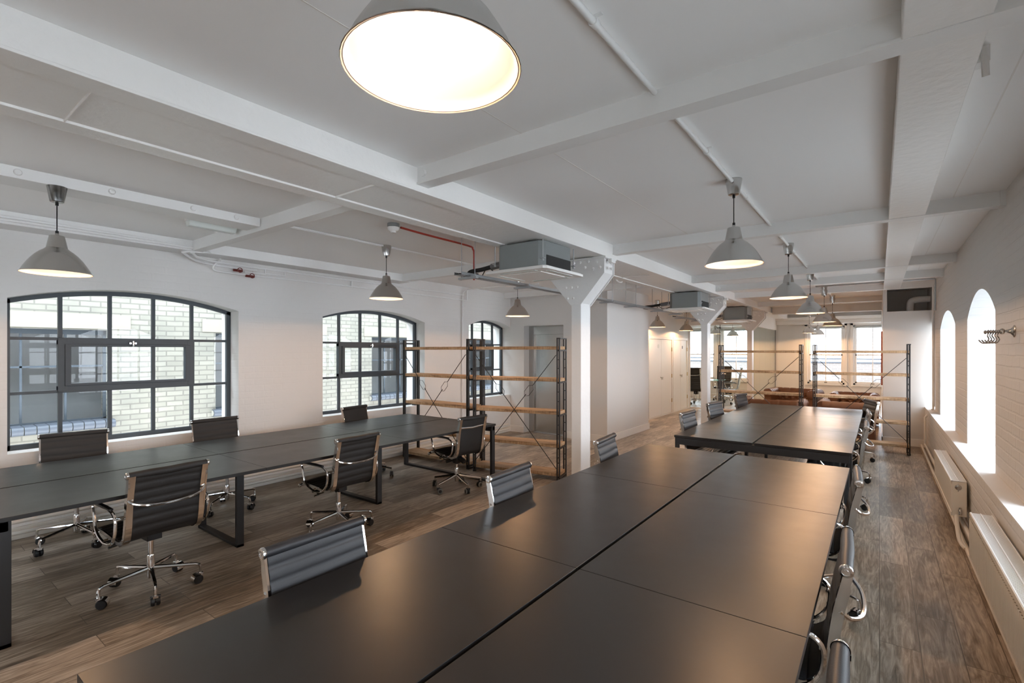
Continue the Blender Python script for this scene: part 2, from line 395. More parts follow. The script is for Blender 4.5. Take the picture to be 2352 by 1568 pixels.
# ------------------------------------------------------------------ beams and ceiling ribs
mb = MB(); mb.box(-2.98,-2.37,-2.6,18.2,ZM+.012,ZC)
mb.box(-3.0,-2.88,-2.6,18.2,ZM,ZM+.014); mb.box(-2.47,-2.34,-2.6,18.2,ZM,ZM+.014)
for y in (0.55, 1.9, 6.4, 11.0): mb.box(-2.90,-2.45,y,y+.005,ZM-.0,ZM+.014)
struct('trim_1', mb, M_gloss, bevel=0.003)
YB = [-0.55, 2.20, 5.08, 7.93, 9.35, 10.82, 13.2]
for i, y in enumerate(YB):
    mb = MB(); mb.box(-2.37, XR, y-.045, y-.02, ZB+.014, ZC); mb.box(-2.37, XR, y-.05, y+.05, ZB, ZB+.014)
    mb.lathe([(0,-.012),(.02,-.010),(.024,0)], 12, (-2.31,y-.045,2.80), Matrix.Rotation(-PI/2,3,'X'))
    mb.box(XR-.03, XR, y-.06,y+.05, ZB-.005, ZC)
    struct('trim_%d' % (i+2), mb, M_steelpaint)
k = len(YB) + 2
for y, xa in ((-0.55,-5.87),(2.20,-5.87),(5.08,-5.87),(8.0,XL)):
    mb = MB(); mb.box(xa, -2.98, y-.045, y-.02, ZB+.014, ZC); mb.box(xa, -2.98, y-.05, y+.05, ZB, ZB+.014)
    struct('trim_%d' % k, mb, M_steelpaint); k += 1
# beam along the left wall, joist beside it, flat beam near the right wall
struct('trim_%d' % k, MB().box(XL,-5.87,-2.6,5.2,ZB,ZC), M_steelpaint, bevel=.003); k += 1
mb = MB(); mb.box(-4.64,-4.40,-2.6,2.15,2.775,ZC)
for y in (0.15,0.62,1.1,1.62,1.95): mb.lathe([(0,-.014),(.017,-.012),(.022,0)], 12, (-4.40,y,2.815), Matrix.Rotation(-PI/2,3,'Y'))
struct('trim_%d' % k, mb, M_steelpaint, bevel=.003); k += 1
mb = MB()
for a, b in ((-0.5,2.15),(2.25,5.03),(5.13,7.88),(7.98,9.3),(9.4,10.77)): mb.box(.06,.29,a,b,2.742,ZC)
struct('trim_%d' % k, mb, M_gloss, bevel=.004); k += 1
struct('trim_%d' % k, MB().box(-2.34,0.05,15.0,15.3,2.66,ZC).box(XL,-3.0,15.0,15.3,2.66,ZC), M_plaster); k += 1
struct('trim_%d' % k, MB().box(XL,0.05,17.93,18.2,2.63,2.72).box(XL,0.05,18.0,18.2,2.5,2.63), M_trim, bevel=.01); k += 1
# bulkheads above the glass partition
struct('trim_%d' % k, MB().box(-4.46,-2.70,14.62,14.68,2.40,ZC).box(-2.79,-2.71,14.68,18.2,2.34,ZC), M_trim); k += 1
# flat seams between the ceiling boards
mb = MB()
for x in (-1.55, 0.45): mb.box(x,x+.006,-2.6,13,ZC-.001,ZC+.002)
struct('trim_%d' % k, mb, M_trim); k += 1

# ------------------------------------------------------------------ arched steel windows of the left wall
def steel_window(n, a, b, zsill, zs, zt, xf, verts, cas, hz=(1.79,1.28), side=1):
    """a..b opening, xf frame plane, verts glazing bar positions, cas=(ya,yb) of opening sash"""
    W = thing('window_%d' % n, None, None, kind='structure')
    mb = MB(); t = .022; d = .022; seg = 28
    pts = [(a+(b-a)*k/seg) for k in range(seg+1)]
    for k_ in range(seg):
        ya, yb = pts[k_], pts[k_+1]; za, zb = arch_z(ya,a,b,zs,zt), arch_z(yb,a,b,zs,zt)
        mb.add([(xf-d,ya,za-2*t),(xf+d,ya,za-2*t),(xf+d,yb,zb-2*t),(xf-d,yb,zb-2*t),(xf-d,ya,za+.01),(xf+d,ya,za+.01),(xf+d,yb,zb+.01),(xf-d,yb,zb+.01)],
               [(0,3,2,1),(4,5,6,7),(0,1,5,4),(1,2,6,5),(2,3,7,6),(3,0,4,7)])
    mb.box(xf-d,xf+d,a,a+.045,zsill,zs); mb.box(xf-d,xf+d,b-.045,b,zsill,zs); mb.box(xf-d,xf+d,a,b,zsill,zsill+.045)
    for y in verts: mb.box(xf-.018,xf+.018,y-.016,y+.016,zsill,arch_z(y,a,b,zs,zt)-.02)
    for z in hz: mb.box(xf-.018,xf+.018,a,b,z-.014,z+.014)
    mb.build('window_frame', M_frame, W)
    if cas:
        ca, cb_ = cas; mb = MB(); z0, z1 = hz[1], hz[0]
        for (ya,yb,za,zb) in ((ca-.02,cb_+.02,z1-.055,z1+.012),(ca-.02,cb_+.02,z0-.012,z0+.055),(ca-.02,ca+.05,z0,z1),(cb_-.05,cb_+.02,z0,z1)):
            e_ = .034 if zb-za > .2 else .0325
            mb.box(xf-.03,xf+e_*side,ya,yb,za,zb)
        for (ya,yb,za,zb) in ((ca+.045,cb_-.045,z1-.075,z1-.05),(ca+.045,cb_-.045,z0+.05,z0+.075),(ca+.03,ca+.075,z0+.05,z1-.05),(cb_-.075,cb_-.03,z0+.05,z1-.05)):
            e_ = .048 if zb-za > .2 else .0465
            mb.box(xf-.02,xf+e_*side,ya,yb,za,zb)
        mb.build('opening_sash', M_frame, W, bevel=.003)
        ym = (ca+cb_)/2
        h = MB(); h.box(xf+.045*side,xf+.058*side,ym-.03,ym+.03,z1-.045,z1-.03); h.tube([(xf+.05*side,ym,z1-.07),(xf+.07*side,ym,z1-.055),(xf+.07*side,ym,z1-.015)],.009,8)
        h.lathe([(0,-.012),(.014,-.008),(.016,0),(.012,.01)],12,(xf+.06*side,ym,z1-.037),Matrix.Rotation(PI/2,3,'Y'))
        tag(h.build('latch', M_chrome, W, smooth=True), 'chrome latch')
    g = MB(); seg = 16
    poly = [(b-.01,zsill+.01),(a+.01,zsill+.01)] + [(a+.01+(b-a-.02)*k_/seg, arch_z(a+.01+(b-a-.02)*k_/seg,a,b,zs,zt)-.01) for k_ in range(seg+1)]
    g.prism(poly, 'x', xf-.004, xf+.004); g.build('pane', M_glass, W)
    return W
steel_window(1, .80, 2.75, .76, 2.145, 2.29, -6.38, (1.19,1.575,1.955,2.33), (1.19,2.33))
steel_window(2, 3.86, 5.76, .76, 2.145, 2.29, -6.38, (4.265,4.634,5.006,5.368), (4.265,5.368))
steel_window(3, 6.87, 8.16, .76, 2.145, 2.27, -6.38, (7.22,7.53,7.84), (7.22,7.84))
steel_window(4, -2.1, -0.15, .76, 2.145, 2.29, -6.38, (-1.7,-1.3,-.92,-.53), (-1.7,-.53))
for i, (a,b,z,s_,t_) in enumerate(RW[:5]):
    steel_window(5+i, a, b, .70, s_, t_, 1.20, tuple(a+(b-a)*q/4 for q in (1,2,3)), None, hz=(1.62,1.15), side=-1)

# ------------------------------------------------------------------ far sash windows
def sash_window(n, x0, x1, z0=.62, z1=2.44, y=18.26):
    W = thing('window_%d' % n, None, None, kind='structure')
    mb = MB(); f = .05
    mb.box(x0,x0+f,y-.03,y+.06,z0,z1); mb.box(x1-f,x1,y-.03,y+.06,z0,z1); mb.box(x0,x1,y-.03,y+.06,z0,z0+.06); mb.box(x0,x1,y-.03,y+.06,z1-f,z1)
    mb.box(x0-.03,x1+.03,y-.1,y+.02,z0-.035,z0)     # inner sill
    for (a,b_) in ((x0-.07,x0),(x1,x1+.07)): mb.box(a,b_,y-.085,y-.06,z0-.05,z1+.07)
    mb.box(x0-.07,x1+.07,y-.085,y-.06,z1,z1+.07)
    mb.build('window_frame', M_trim, W, bevel=.003)
    zm = 1.53
    for nm, za, zb, yy in (('upper_sash',zm-.02,z1-.05,y+.02),('lower_sash',z0+.06,zm+.02,y-.01)):
        s_ = MB(); s_.box(x0+f,x1-f,yy-.018,yy+.018,za,za+.045); s_.box(x0+f,x1-f,yy-.018,yy+.018,zb-.035,zb); s_.box(x0+f,x0+f+.035,yy-.018,yy+.018,za,zb); s_.box(x1-f-.035,x1-f,yy-.018,yy+.018,za,zb)
        xm = (x0+x1)/2; s_.box(xm-.011,xm+.011,yy-.012,yy+.012,za,zb); so = s_.build(nm, M_trim, W)
        MB().box(x0+f,x1-f,yy-.002,yy+.002,za,zb).build('pane', M_glass, so)
    MB().box(x0+.02,x1-.02,y-.055,y-.03,z1-.09,z1-.03).build('blind', M_skyblind, W)
    c = MB(); c.lathe([(0,0),(.02,.004),(.02,.012),(0,.02)],10,((x0+x1)/2-.12,y-.03,zm+.02)); c.box((x0+x1)/2-.04,(x0+x1)/2+.04,y-.035,y-.02,z0+.04,z0+.06)
    c.build('catch', M_nickel, W)
for i, (a, b) in enumerate(FW): sash_window(10+i, a, b)
for i, (a, b) in enumerate(FILL_BW): sash_window(14+i, a, b, y=-2.70)  # added fill-light window in the back wall

# ------------------------------------------------------------------ lift
L = thing('lift_entrance', 'brushed steel lift door set in the recess of the white wall beyond the shelving', 'lift door', (-5.335, 8.40, 0))
mb = MB(); mb.box(-.465,-.335,-.06,.01,0,2.17); mb.box(.40,.465,-.06,.01,0,2.17); mb.box(-.335,.40,-.06,.01,2.0,2.17); mb.build('surround', M_liftsteel, L, bevel=.003)
MB().box(-.335,-.20,-.025,.0,0,2.0).build('door_panel', M_liftsteel, L, bevel=.003)
MB().box(-.198,.40,-.04,-.015,0,2.0).build('door_panel', M_liftsteel, L, bevel=.003)
tag(MB().box(-.335,.40,-.10,-.0,0,.012).build('threshold', M_galv, L), 'metal threshold strip')

# ------------------------------------------------------------------ cupboard doors
def cupboard(n, y0, y1, z1=1.955, round_sign=True):
    D = thing('door_%d' % n, None, None, kind='structure'); x = -4.46; ym = (y0+y1)/2
    mb = MB(); mb.box(x,x+.03,y0-.07,y0,.03,z1+.07); mb.box(x,x+.03,y1,y1+.07,.03,z1+.07); mb.box(x,x+.03,y0,y1,z1,z1+.07); mb.build('door_frame', M_trim, D, bevel=.003)
    for a, b, hs in ((y0+.003,ym-.003,1),(ym+.003,y1-.003,-1)):
        d = MB().box(x,x+.018,a,b,.035,z1-.004).build('door_leaf', M_trim, D, bevel=.002)
        hy = ym - .035*hs if hs > 0 else ym + .035
        h = MB(); h.lathe([(.018,0),(.018,.008),(.007,.01),(.007,.03)],12,(x+.018,hy,.99 if hs>0 else .965),Matrix.Rotation(PI/2,3,'Y')); h.box(x+.04,x+.05,hy-.006,hy+.006,.93,1.0)
        h.build('knob', M_nickel, d, smooth=True)
    for z in (.35,1.0,1.7): MB().box(x+.016,x+.034,y1-.012,y1+.012,z-.05,z+.05).build('hinge', M_brass, D)
    if round_sign: MB().lathe([(0,.002),(.05,.002),(.05,0)],24,(x+.018,ym-.2,1.78),Matrix.Rotation(PI/2,3,'Y')).build('sign', M_frost, D)
    else: MB().box(x+.018,x+.021,ym+.12,ym+.17,1.72,1.80).build('sign', M_blackpl, D)
cupboard(1, 11.49, 13.05, round_sign=True)
cupboard(2, 13.22, 14.36, round_sign=False)
cupboard(3, 10.20, 11.33, round_sign=True)

# ------------------------------------------------------------------ glass partition of the meeting room
GP = thing('glass_partition', 'frameless glass partition with a glass door closing off the meeting room', 'glass partition', (-3.6,14.65,0))
for xa, xb in ((-.86,-.02),(.0,.89)):
    MB().box(xa,xb,-.006,.006,.02,2.40).build('glass_panel', M_pglass, GP)
ox, oy = -2.75+3.6, 0
for ya, yb in ((.03,.88),(.89,1.76),(1.77,2.64),(2.65,3.53)):
    MB().box(ox-.006,ox+.006,ya,yb,.02,2.34).build('glass_panel', M_pglass, GP)
mb = MB(); mb.box(-.86,.89,-.02,.02,0,.02); mb.box(ox-.02,ox+.02,0,3.53,0,.02); mb.box(-.86,-.84,-.02,.02,0,2.40); mb.build('channel', M_trim, GP)
mb = MB(); mb.box(-.018,-.004,-.008,.008,.02,2.40); mb.box(ox-.008,ox+.008,3.51,3.53,.02,2.34); tag(mb.build('edge_seal', M_blackpl, GP), 'black seal strip')
mb = MB(); mb.lathe([(.03,0),(.03,.01),(.012,.012),(.012,.05)],14,(.04,-.006,1.02),Matrix.Rotation(PI/2,3,'X')); mb.tube([(.04,-.055,1.02),(.16,-.055,1.02)],.011,8); mb.build('door_handle', M_nickel, GP, smooth=True)

# ------------------------------------------------------------------ steel columns
def column(yf, label):
    C = thing('steel_column', label, 'column', (-2.70, yf+.11, 0), group='riveted columns under the main beam')
    mb = MB(); mb.box(-.06,.06,-.11,-.095,0,2.25); mb.box(-.06,.06,.095,.11,0,2.25); mb.box(-.06,.058,-.095,.095,0,2.25); mb.box(-.12,.12,-.16,.16,0,.015)
    mb.build('shaft', M_steelpaint, C, bevel=.003)
    mb = MB(); poly = [(-.062,2.18),(.062,2.18),(.35,2.51),(.35,ZM-.02),(-.35,ZM-.02),(-.35,2.51)]
    mb.prism(poly,'y',-.125,-.112); mb.prism(poly,'y',.112,.125)
    inner = [(-.05,2.19),(.05,2.19),(.335,2.515),(.335,ZM-.02),(-.335,ZM-.02),(-.335,2.515)]; mb.prism(inner,'y',-.112,.112)
    mb.box(-.37,.37,-.14,.14,ZM-.02,ZM); mb.box(.352,.40,-.05,.05,ZM-.06,ZM-.02)
    for px, pz in [(-.28,2.63),(-.20,2.63),(-.28,2.57),(-.20,2.57),(-.02,2.645),(.06,2.645),(.16,2.645),(-.02,2.60),(.26,2.63),(.30,2.57),(.12,2.585),(-.20,2.50),(-.28,2.52),(.22,2.56),
                   (-.12,2.38),(-.05,2.38),(-.10,2.26),(-.03,2.26),(.02,2.38)]:
        mb.lathe([(0,-.013),(.010,-.010),(.015,-.004),(.016,0)],10,(px,-.125,pz),Matrix.Rotation(-PI/2,3,'X'))
    for py, pz in ((-.04,2.63),(-.04,2.57),(.05,2.63),(.05,2.57)):
        mb.lathe([(0,.013),(.010,.010),(.015,.004),(.016,0)],10,(.35,py,pz),Matrix.Rotation(PI/2,3,'Y'))
    mb.build('bracket', M_steelpaint, C, bevel=.002)
column(4.80, 'white riveted steel column nearest the camera, beside the open shelving')
column(9.78, 'white riveted steel column in the middle, at the corner of the far desks')
column(13.90, 'white riveted steel column furthest back, in front of the glass partition')

# ------------------------------------------------------------------ bench desks
def bench(label, xa, xm, xb, ys, frames, group='black bench desks'):
    x0 = (xa+xb)/2; y0 = ys[0]
    B = thing('bench_desk', label, 'desk', (x0, y0, 0), group=group)
    T = .74; gap = .009
    for i in range(len(ys)-1):
        for a, b in ((xa, xm-gap), (xm+gap, xb)):
            MB().box(a-x0, b-x0, ys[i]-y0+(.0015 if i else 0), ys[i+1]-y0-.0015, T-.025, T).build('desktop', M_desk, B, bevel=.0015)
    for (y, inset) in frames:
        f = MB(); a, b = xa-x0+inset, xb-x0-inset; yy = y-y0; t = .03; wd = .06
        f.box(a,a+.035,yy-wd/2,yy+wd/2,0,T-.026); f.box(b-.035,b,yy-wd/2,yy+wd/2,0,T-.026)
        f.box(a,b,yy-wd/2,yy+wd/2,0,.025); f.box(a,b,yy-.02,yy+.02,T-.085,T-.026)
        f.build('leg_frame', M_blackmetal, B, bevel=.003)
    r = MB(); yA, yB = ys[0]-y0+.04, ys[-1]-y0-.04
    for x in (xa-x0+.48, xb-x0-.48, xm-x0-.12, xm-x0+.12): r.box(x-.02,x+.02,yA,yB,T-.075,T-.028)
    r.build('rail', M_blackmetal, B)
    for yy in (yA-.035, yB+.01): MB().box(xa-x0+.02,xb-x0-.02,yy,yy+.025,T-.10,T-.027).build('end_rail', M_blackmetal, B)
    c = MB(); c.box(xm-x0-.10,xm-x0+.10,yA+.3,yB-.3,T-.16,T-.15); c.box(xm-x0-.10,xm-x0-.095,yA+.3,yB-.3,T-.16,T-.10); c.box(xm-x0+.095,xm-x0+.10,yA+.3,yB-.3,T-.16,T-.10)
    c.build('cable_tray', M_blackmetal, B)
    return B
bench('long black bench desk in the foreground, running away from the camera', -1.865, -1.040, -0.19, (0.385,1.865,3.345,4.755), ((.44,0.0),(1.865,.45),(3.345,.45),(4.70,0.0)))
bench('long black bench desk further back, ending at the pair of shelves', -1.825, -1.025, -0.20, (5.445,6.81,8.17,9.54), ((5.50,0.0),(6.81,.45),(8.17,.45),(9.48,0.0)))
bench('long black bench desk beside the arched windows on the left', -5.60, -4.785, -3.93, (0.30,1.97,3.50,4.91), ((.50,0.01),(1.97,.44),(3.43,.44),(4.86,0.0)))

# ------------------------------------------------------------------ office chairs
def path_smooth(pts, n=6):
    P = [Vector(p) for p in pts]; out = []
    for i in range(len(P)-1):
        p0 = P[max(i-1,0)]; p1 = P[i]; p2 = P[i+1]; p3 = P[min(i+2,len(P)-1)]
        for k_ in range(n):
            t = k_/n; out.append(0.5*((2*p1)+(-p0+p2)*t+(2*p0-5*p1+4*p2-p3)*t*t+(-p0+3*p1-3*p2+p3)*t*t*t))
    out.append(P[-1]); return out
def sling(path, hw, th, ribs, amp, mi=0):
    """ribbed sling along a (x,z) path; rolls cross the chair"""
    mb = MB(); P = path_smooth([(p[0],0,p[1]) for p in path], 10)
    L_ = [0]
    for i in range(1,len(P)): L_.append(L_[-1]+(P[i]-P[i-1]).length)
    tot = L_[-1]; M_ = ribs*6; pts = []
    for k_ in range(M_+1):
        s_ = tot*k_/M_; j = 0
        while j < len(L_)-2 and L_[j+1] < s_: j += 1
        f = (s_-L_[j])/max(L_[j+1]-L_[j],1e-6); p = P[j].lerp(P[j+1], min(max(f,0),1)); d = (P[j+1]-P[j]).normalized()
        nrm = Vector((-d.z,0,d.x))
        a = amp*abs(math.sin(PI*k_/6))**.55 if ribs > 1 and amp > 0 else 0
        pts.append((p, nrm, th/2 + a))
    ys = [-hw, -hw*.5, 0, hw*.5, hw]; sag = [0, -.006, -.009, -.006, 0]
    n = len(ys); vs = []
    for p, nr, t in pts:
        for y, sg in zip(ys, sag): vs.append(p + nr*(t+sg) + Vector((0,y,0)))
    o2 = len(vs)
    for p, nr, t in pts:
        for y, sg in zip(ys, sag): vs.append(p + nr*(-t+sg) + Vector((0,y,0)))
    fs = []; R_ = len(pts)
    for i in range(R_-1):
        for j in range(n-1):
            a = i*n+j; fs.append((a,a+1,a+n+1,a+n)); b = o2+a; fs.append((b,b+n,b+n+1,b+1))
        fs.append((i*n,(i+1)*n,o2+(i+1)*n,o2+i*n)); fs.append((i*n+n-1,o2+i*n+n-1,o2+(i+1)*n+n-1,(i+1)*n+n-1))
    fs.append(tuple(range(n))+tuple(o2+j for j in range(n-1,-1,-1))); e = (R_-1)*n
    fs.append(tuple(e+j for j in range(n-1,-1,-1))+tuple(o2+e+j for j in range(n)))
    mb.add(vs, fs, mi); return mb
def chair(name, label, leather, high=False, alt=False):
    R_ = thing(name, label, 'chair')
    ht = 1.12 if high else .885
    up = lambda o: (o.__setitem__('lift', 1), o)[1]
    seatp = [(.245,.425),(.225,.45),(.15,.455),(.02,.445),(-.10,.432),(-.16,.435)]
    if high: backp = [(-.16,.435),(-.205,.47),(-.225,.54),(-.24,.66),(-.265,.82),(-.30,1.0),(-.325,ht)]
    else: backp = [(-.16,.435),(-.205,.47),(-.225,.54),(-.235,.62),(-.25,.73),(-.27,.82),(-.285,ht)]
    hw = .223 if not alt else .208
    up(sling(seatp, hw, .014, 8, .006).build('seat', leather, R_, smooth=True, ang=60))
    bk = sling(backp, hw, .014 if not alt else .02, 8 if not high else 12, .0055 if not alt else 0.0)
    tx, tz = backp[-1]
    bk.tube([(tx+.004,-hw-.012,tz),(tx+.004,-hw*.5,tz+.000),(tx+.002,0,tz-.003),(tx+.004,hw*.5,tz),(tx+.004,hw+.012,tz)], [.021,.024,.0245,.024,.021], 14)
    up(bk.build('backrest', leather, R_, smooth=True, ang=60))
    full = path_smooth([(p[0],0,p[1]) for p in seatp[1:]+backp[1:]], 5)
    for sy in (-1, 1):
        mb = MB(); y = sy*(hw+.007); vs = []; n4 = 4; v2 = []
        for i, p in enumerate(full):
            d = (full[min(i+1,len(full)-1)]-full[max(i-1,0)]).normalized(); nr = Vector((-d.z,0,d.x)); zz = p.z
            dep = .012 + .010*min(max((zz-.47)/.2,0),1); th = .005
            yi, yo = sy*(hw-.026), sy*(hw+.008); v2 += [p+nr*.014+Vector((0,yi,0)), p+nr*.014+Vector((0,yo,0)), p+nr*.021+Vector((0,yo,0)), p+nr*.021+Vector((0,yi,0))]
            if i > len(full)-6: dep *= .8
            vs += [p-nr*.009+Vector((0,y-th,0)), p-nr*.009+Vector((0,y+th,0)), p+nr*dep*1.2+Vector((0,y+th,0)), p+nr*dep*1.2+Vector((0,y-th,0))]
        fs = []
        for i in range(len(full)-1):
            for q in range(4): fs.append((i*4+q, i*4+(q+1)%4, (i+1)*4+(q+1)%4, (i+1)*4+q))
        fs += [(0,1,2,3), tuple((len(full)-1)*4+q for q in (3,2,1,0))]
        mb.add(vs, fs); mb.add(v2[len(v2)//3//4*4:], [f for f in fs[:-2] if max(f) < len(v2)-len(v2)//3//4*4])
        mb.lathe([(0,.003),(.007,.003),(.0075,.0),(.014,.0),(.0145,.004),(.0215,.003),(.0235,-.002),(.0235,-.010)],20,(tx+.004,sy*(hw+.018),tz),Matrix.Rotation(-sy*PI/2,3,'X'))
        mb.lathe([(.017,0),(.019,.01),(.017,.016),(0,.018)],12,(.242,sy*(hw+.012),.427),Matrix.Rotation(-sy*PI/2,3,'X'))
        up(mb.build('side_rail', M_chrome, R_, smooth=True, ang=40, bevel=0))
        # arm loop
        ya = sy*(hw+.052); a = MB()
        arm = path_smooth([(-.03,ya,.425),(.06,ya,.45),(.115,ya,.50),(.15,ya,.60),(.163,ya,.640),(.13,ya,.656),(.0,ya,.656),(-.13,ya,.653),(-.195,ya,.628),(-.215,ya,.58),(-.20,ya,.50),(-.14,ya,.44),(-.03,ya,.425)],3)
        a.tube(arm[:-1], .0095, 8, closed=True)
        a.tube([(-.205,sy*(hw+.02),.60),(-.205,ya,.60)], .006, 6); a.tube([(.0,sy*(hw+.02),.435),(.0,ya,.432)], .006, 6)
        up(a.build('armrest', M_chrome, R_, smooth=True))
        pd = MB(); pp = [(.15,ya,.663),(.08,ya,.667),(-.04,ya,.667),(-.15,ya,.662)]
        for q in range(3): pd.bar(pp[q], pp[q+1], .024, .012)
        up(pd.build('arm_pad', M_blackpl, R_, bevel=.003))
    # curved stretcher behind the back
    zs = .70 if not high else .93; xs = -.250 if not high else -.292
    s_ = MB()
    if alt: s_.tube([(xs-.012,-hw-.01,zs+.08),(xs-.022,0,zs+.07),(xs-.012,hw+.01,zs+.08)], .012, 8)
    else: s_.tube(path_smooth([(xs-.012,-hw-.01,zs+.035),(xs-.042,-hw+.018,zs+.004),(xs-.078,-hw*.55,zs-.016),(xs-.088,0,zs-.022),(xs-.078,hw*.55,zs-.016),(xs-.042,hw-.018,zs+.004),(xs-.012,hw+.01,zs+.035)],3), .0085, 8)
    up(s_.build('back_stretcher', M_chrome, R_, smooth=True))
    # under-seat mechanism
    u = MB()
    for x in (-.035,.035): u.tube([(x,-hw-.03,.405),(x,hw+.03,.405)], .011, 8)
    if alt or high:
        u.lathe([(.02,-.10),(.05,-.085),(.062,-.03),(.058,.02),(.03,.03)],14,(.0,0,.40)); u.obox((.05,0,.36),(.10,.05,.035),Matrix.Rotation(.35,3,'Y')); u.obox((-.06,0,.375),(.09,.025,.02),Matrix.Rotation(-.4,3,'Y'))
    else: u.box(-.065,.065,-.045,.045,.365,.405); u.box(-.045,.045,-.03,.03,.405,.418)
    up(u.build('mechanism', M_blackpl, R_, smooth=True, bevel=.003))
    lv = MB(); lv.tube([(.03,.03,.378),(.03,.17,.368),(.03,.235,.362)], [.005,.005,.009], 8); up(lv.build('lever', M_chrome, R_, smooth=True))
    g = MB(); g.lathe([(.0,.09),(.021,.09),(.024,.10),(.024,.245),(.021,.252),(.017,.252),(.017,.40),(0,.40)],16); g.build('gas_column', M_chrome, R_, smooth=True)
    for k_ in range(5):
        an = 2*PI*k_/5 + .35; dx, dy = math.cos(an), math.sin(an); lg = MB()
        rr = .298
        if alt: lg.tube([(dx*.02,dy*.02,.165),(dx*.15,dy*.15,.135),(dx*rr,dy*rr,.108)], [.019,.015,.012], 8); lg.tube([(dx*rr,dy*rr,.112),(dx*rr,dy*rr,.068)],.010,8)
        else: lg.tube([(dx*.02,dy*.02,.158),(dx*.12,dy*.12,.150),(dx*(rr-.03),dy*(rr-.03),.138),(dx*(rr-.006),dy*(rr-.006),.130),(dx*rr,dy*rr,.112),(dx*rr,dy*rr,.068)], [.015,.0135,.0105,.010,.010,.010], 8)
        lo = lg.build('leg', M_chrome, R_, smooth=True)
        ca = an + 1.9 + .6*k_; cx, cy_ = dx*rr+.02*math.cos(ca), dy*rr+.02*math.sin(ca)
        Mx = Matrix.Rotation(ca,3,'Z') @ Matrix.Rotation(PI/2,3,'X')
        w_ = MB(); w_.lathe([(0,-.026),(.027,-.026),(.032,-.019),(.032,-.005),(.014,-.004),(.014,.004),(.032,.005),(.032,.019),(.027,.026),(0,.026)],16,(cx,cy_,.0323),Mx)
        if alt or high:
            w_.lathe([(.020,-.0268),(.029,-.0248),(.0326,-.018)],14,(cx,cy_,.0323),Mx,mi=1); w_.lathe([(.020,.0268),(.029,.0248),(.0326,.018)],14,(cx,cy_,.0323),Mx,mi=1)
            w_.obox((dx*rr,dy*rr,.062),(.018,.018,.012),Matrix.Rotation(ca,3,'Z'))
            w_.build('castor', [M_blackpl, M_grey], lo, smooth=True)
        else:
            for q in range(9):
                t0, t1 = -PI*.05+q*PI*.75/9, -PI*.05+(q+1)*PI*.75/9
                P4 = []
                for t in (t0,t1):
                    for yy in (-.0285,.0285): P4.append(Vector((cx,cy_,.0323)) + Matrix.Rotation(ca,3,'Z') @ Vector((.0365*math.cos(t), yy, .0365*math.sin(t))))
                w_.add(P4, [(0,1,3,2)], 1)
            w_.obox((dx*rr,dy*rr,.066),(.014,.014,.008),Matrix.Rotation(ca,3,'Z'),1)
            w_.build('castor', [M_blackpl, M_chrome], lo, smooth=True)
    return R_
c_le = chair('office_chair', 'x', M_leather)
c_fa = chair('office_chair', 'x', M_fabric)
c_al = chair('office_chair', 'x', M_fabric, alt=True)
c_hi = chair('office_chair', 'x', M_fabric, high=True)
used = set()
def place(proto, x, y, deg, label, group=None, dz=0.0):
    rz = math.radians(deg)
    if proto.name not in used:
        used.add(proto.name); proto.location = (x,y,0); proto.rotation_euler = (0,0,rz); proto['label'] = label
        if group: proto['group'] = group
        proto['_dz'] = dz
        return proto
    return copy_tree(proto, (x,y,0), rz, label, group, dz)
GL = 'office chairs around the left bench desk'; GN = 'office chairs around the foreground bench desk'; GF = 'office chairs around the far bench desk'; GM = 'tall chairs in the meeting room'
place(c_fa, -4.09, 1.24, 184, "black ribbed office chair seen from behind, nearest one at the left desk", GL)
place(c_fa, -4.07, 2.72, 183, "black ribbed office chair at the left desk, middle of three seen from behind", GL)
place(c_al, -4.12, 4.38, 176, "smooth-backed black office chair with grey-rimmed castors at the left desk's far end", GL)
place(c_fa, -5.61, 1.155, -9, 'dark ribbed office chair under the largest arched window, leftmost across the left desk', GL, .03)
place(c_fa, -5.565, 2.37, 1, 'dark ribbed office chair by the right edge of the largest arched window', GL, .03)
place(c_al, -5.45, 4.12, 10, 'small dark office chair in front of the second arched window across the left desk', GL, .015)
place(c_le, -1.665, 1.20, 1, "largest black leather chair back, tucked in at the left of the foreground desk", GN, -.005)
place(c_le, -1.67, 2.60, 3, 'black leather office chair, second one along the left side of the foreground desk', GN, -.005)
place(c_le, -1.70, 4.08, 6, "black leather office chair at the foreground desk's far left corner, beside the column", GN, -.005)
place(c_le, -.36, 1.33, 181, 'black leather office chair at the bottom edge, right side of the foreground desk', GN, .0)
place(c_le, -.385, 2.36, 182, 'leather office chair with round chrome roll end, second on the right of the foreground desk', GN, .0)
place(c_le, -.39, 3.79, 183, "leather office chair with shiny grey headroll at the foreground desk's far right corner", GN, .0)
place(c_le, -1.665, 6.30, -3, 'leather office chair at the near left corner of the far bench desk', GF, .0)
place(c_le, -1.70, 7.66, -10, 'ribbed leather office chair just right of the middle column, by the far bench desk', GF, .0)
place(c_le, -1.70, 9.38, -10, 'ribbed leather office chair at the far left corner of the far bench desk', GF, .0)
place(c_le, -.39, 6.42, 181, "leather office chair on the far desk's aisle side, nearest of three", GF, .0)
place(c_le, -.39, 7.72, 183, "leather office chair on the far desk's aisle side, middle of three", GF, .0)
place(c_le, -.36, 9.12, 200, "ribbed leather chair turned slightly toward the camera, on the far desk's far right corner", GF, .02)
place(c_hi, -4.60, 15.75, 92, 'tall grey-black meeting chair seen from behind through the glass, beside the cupboards', GM)
place(c_hi, -4.20, 17.35, -88, 'tall ribbed black meeting chair behind the glass table, facing the camera', GM)
place(c_hi, -3.75, 16.45, 195, 'tall meeting chair seen side-on behind the left end of the far shelving', GM)

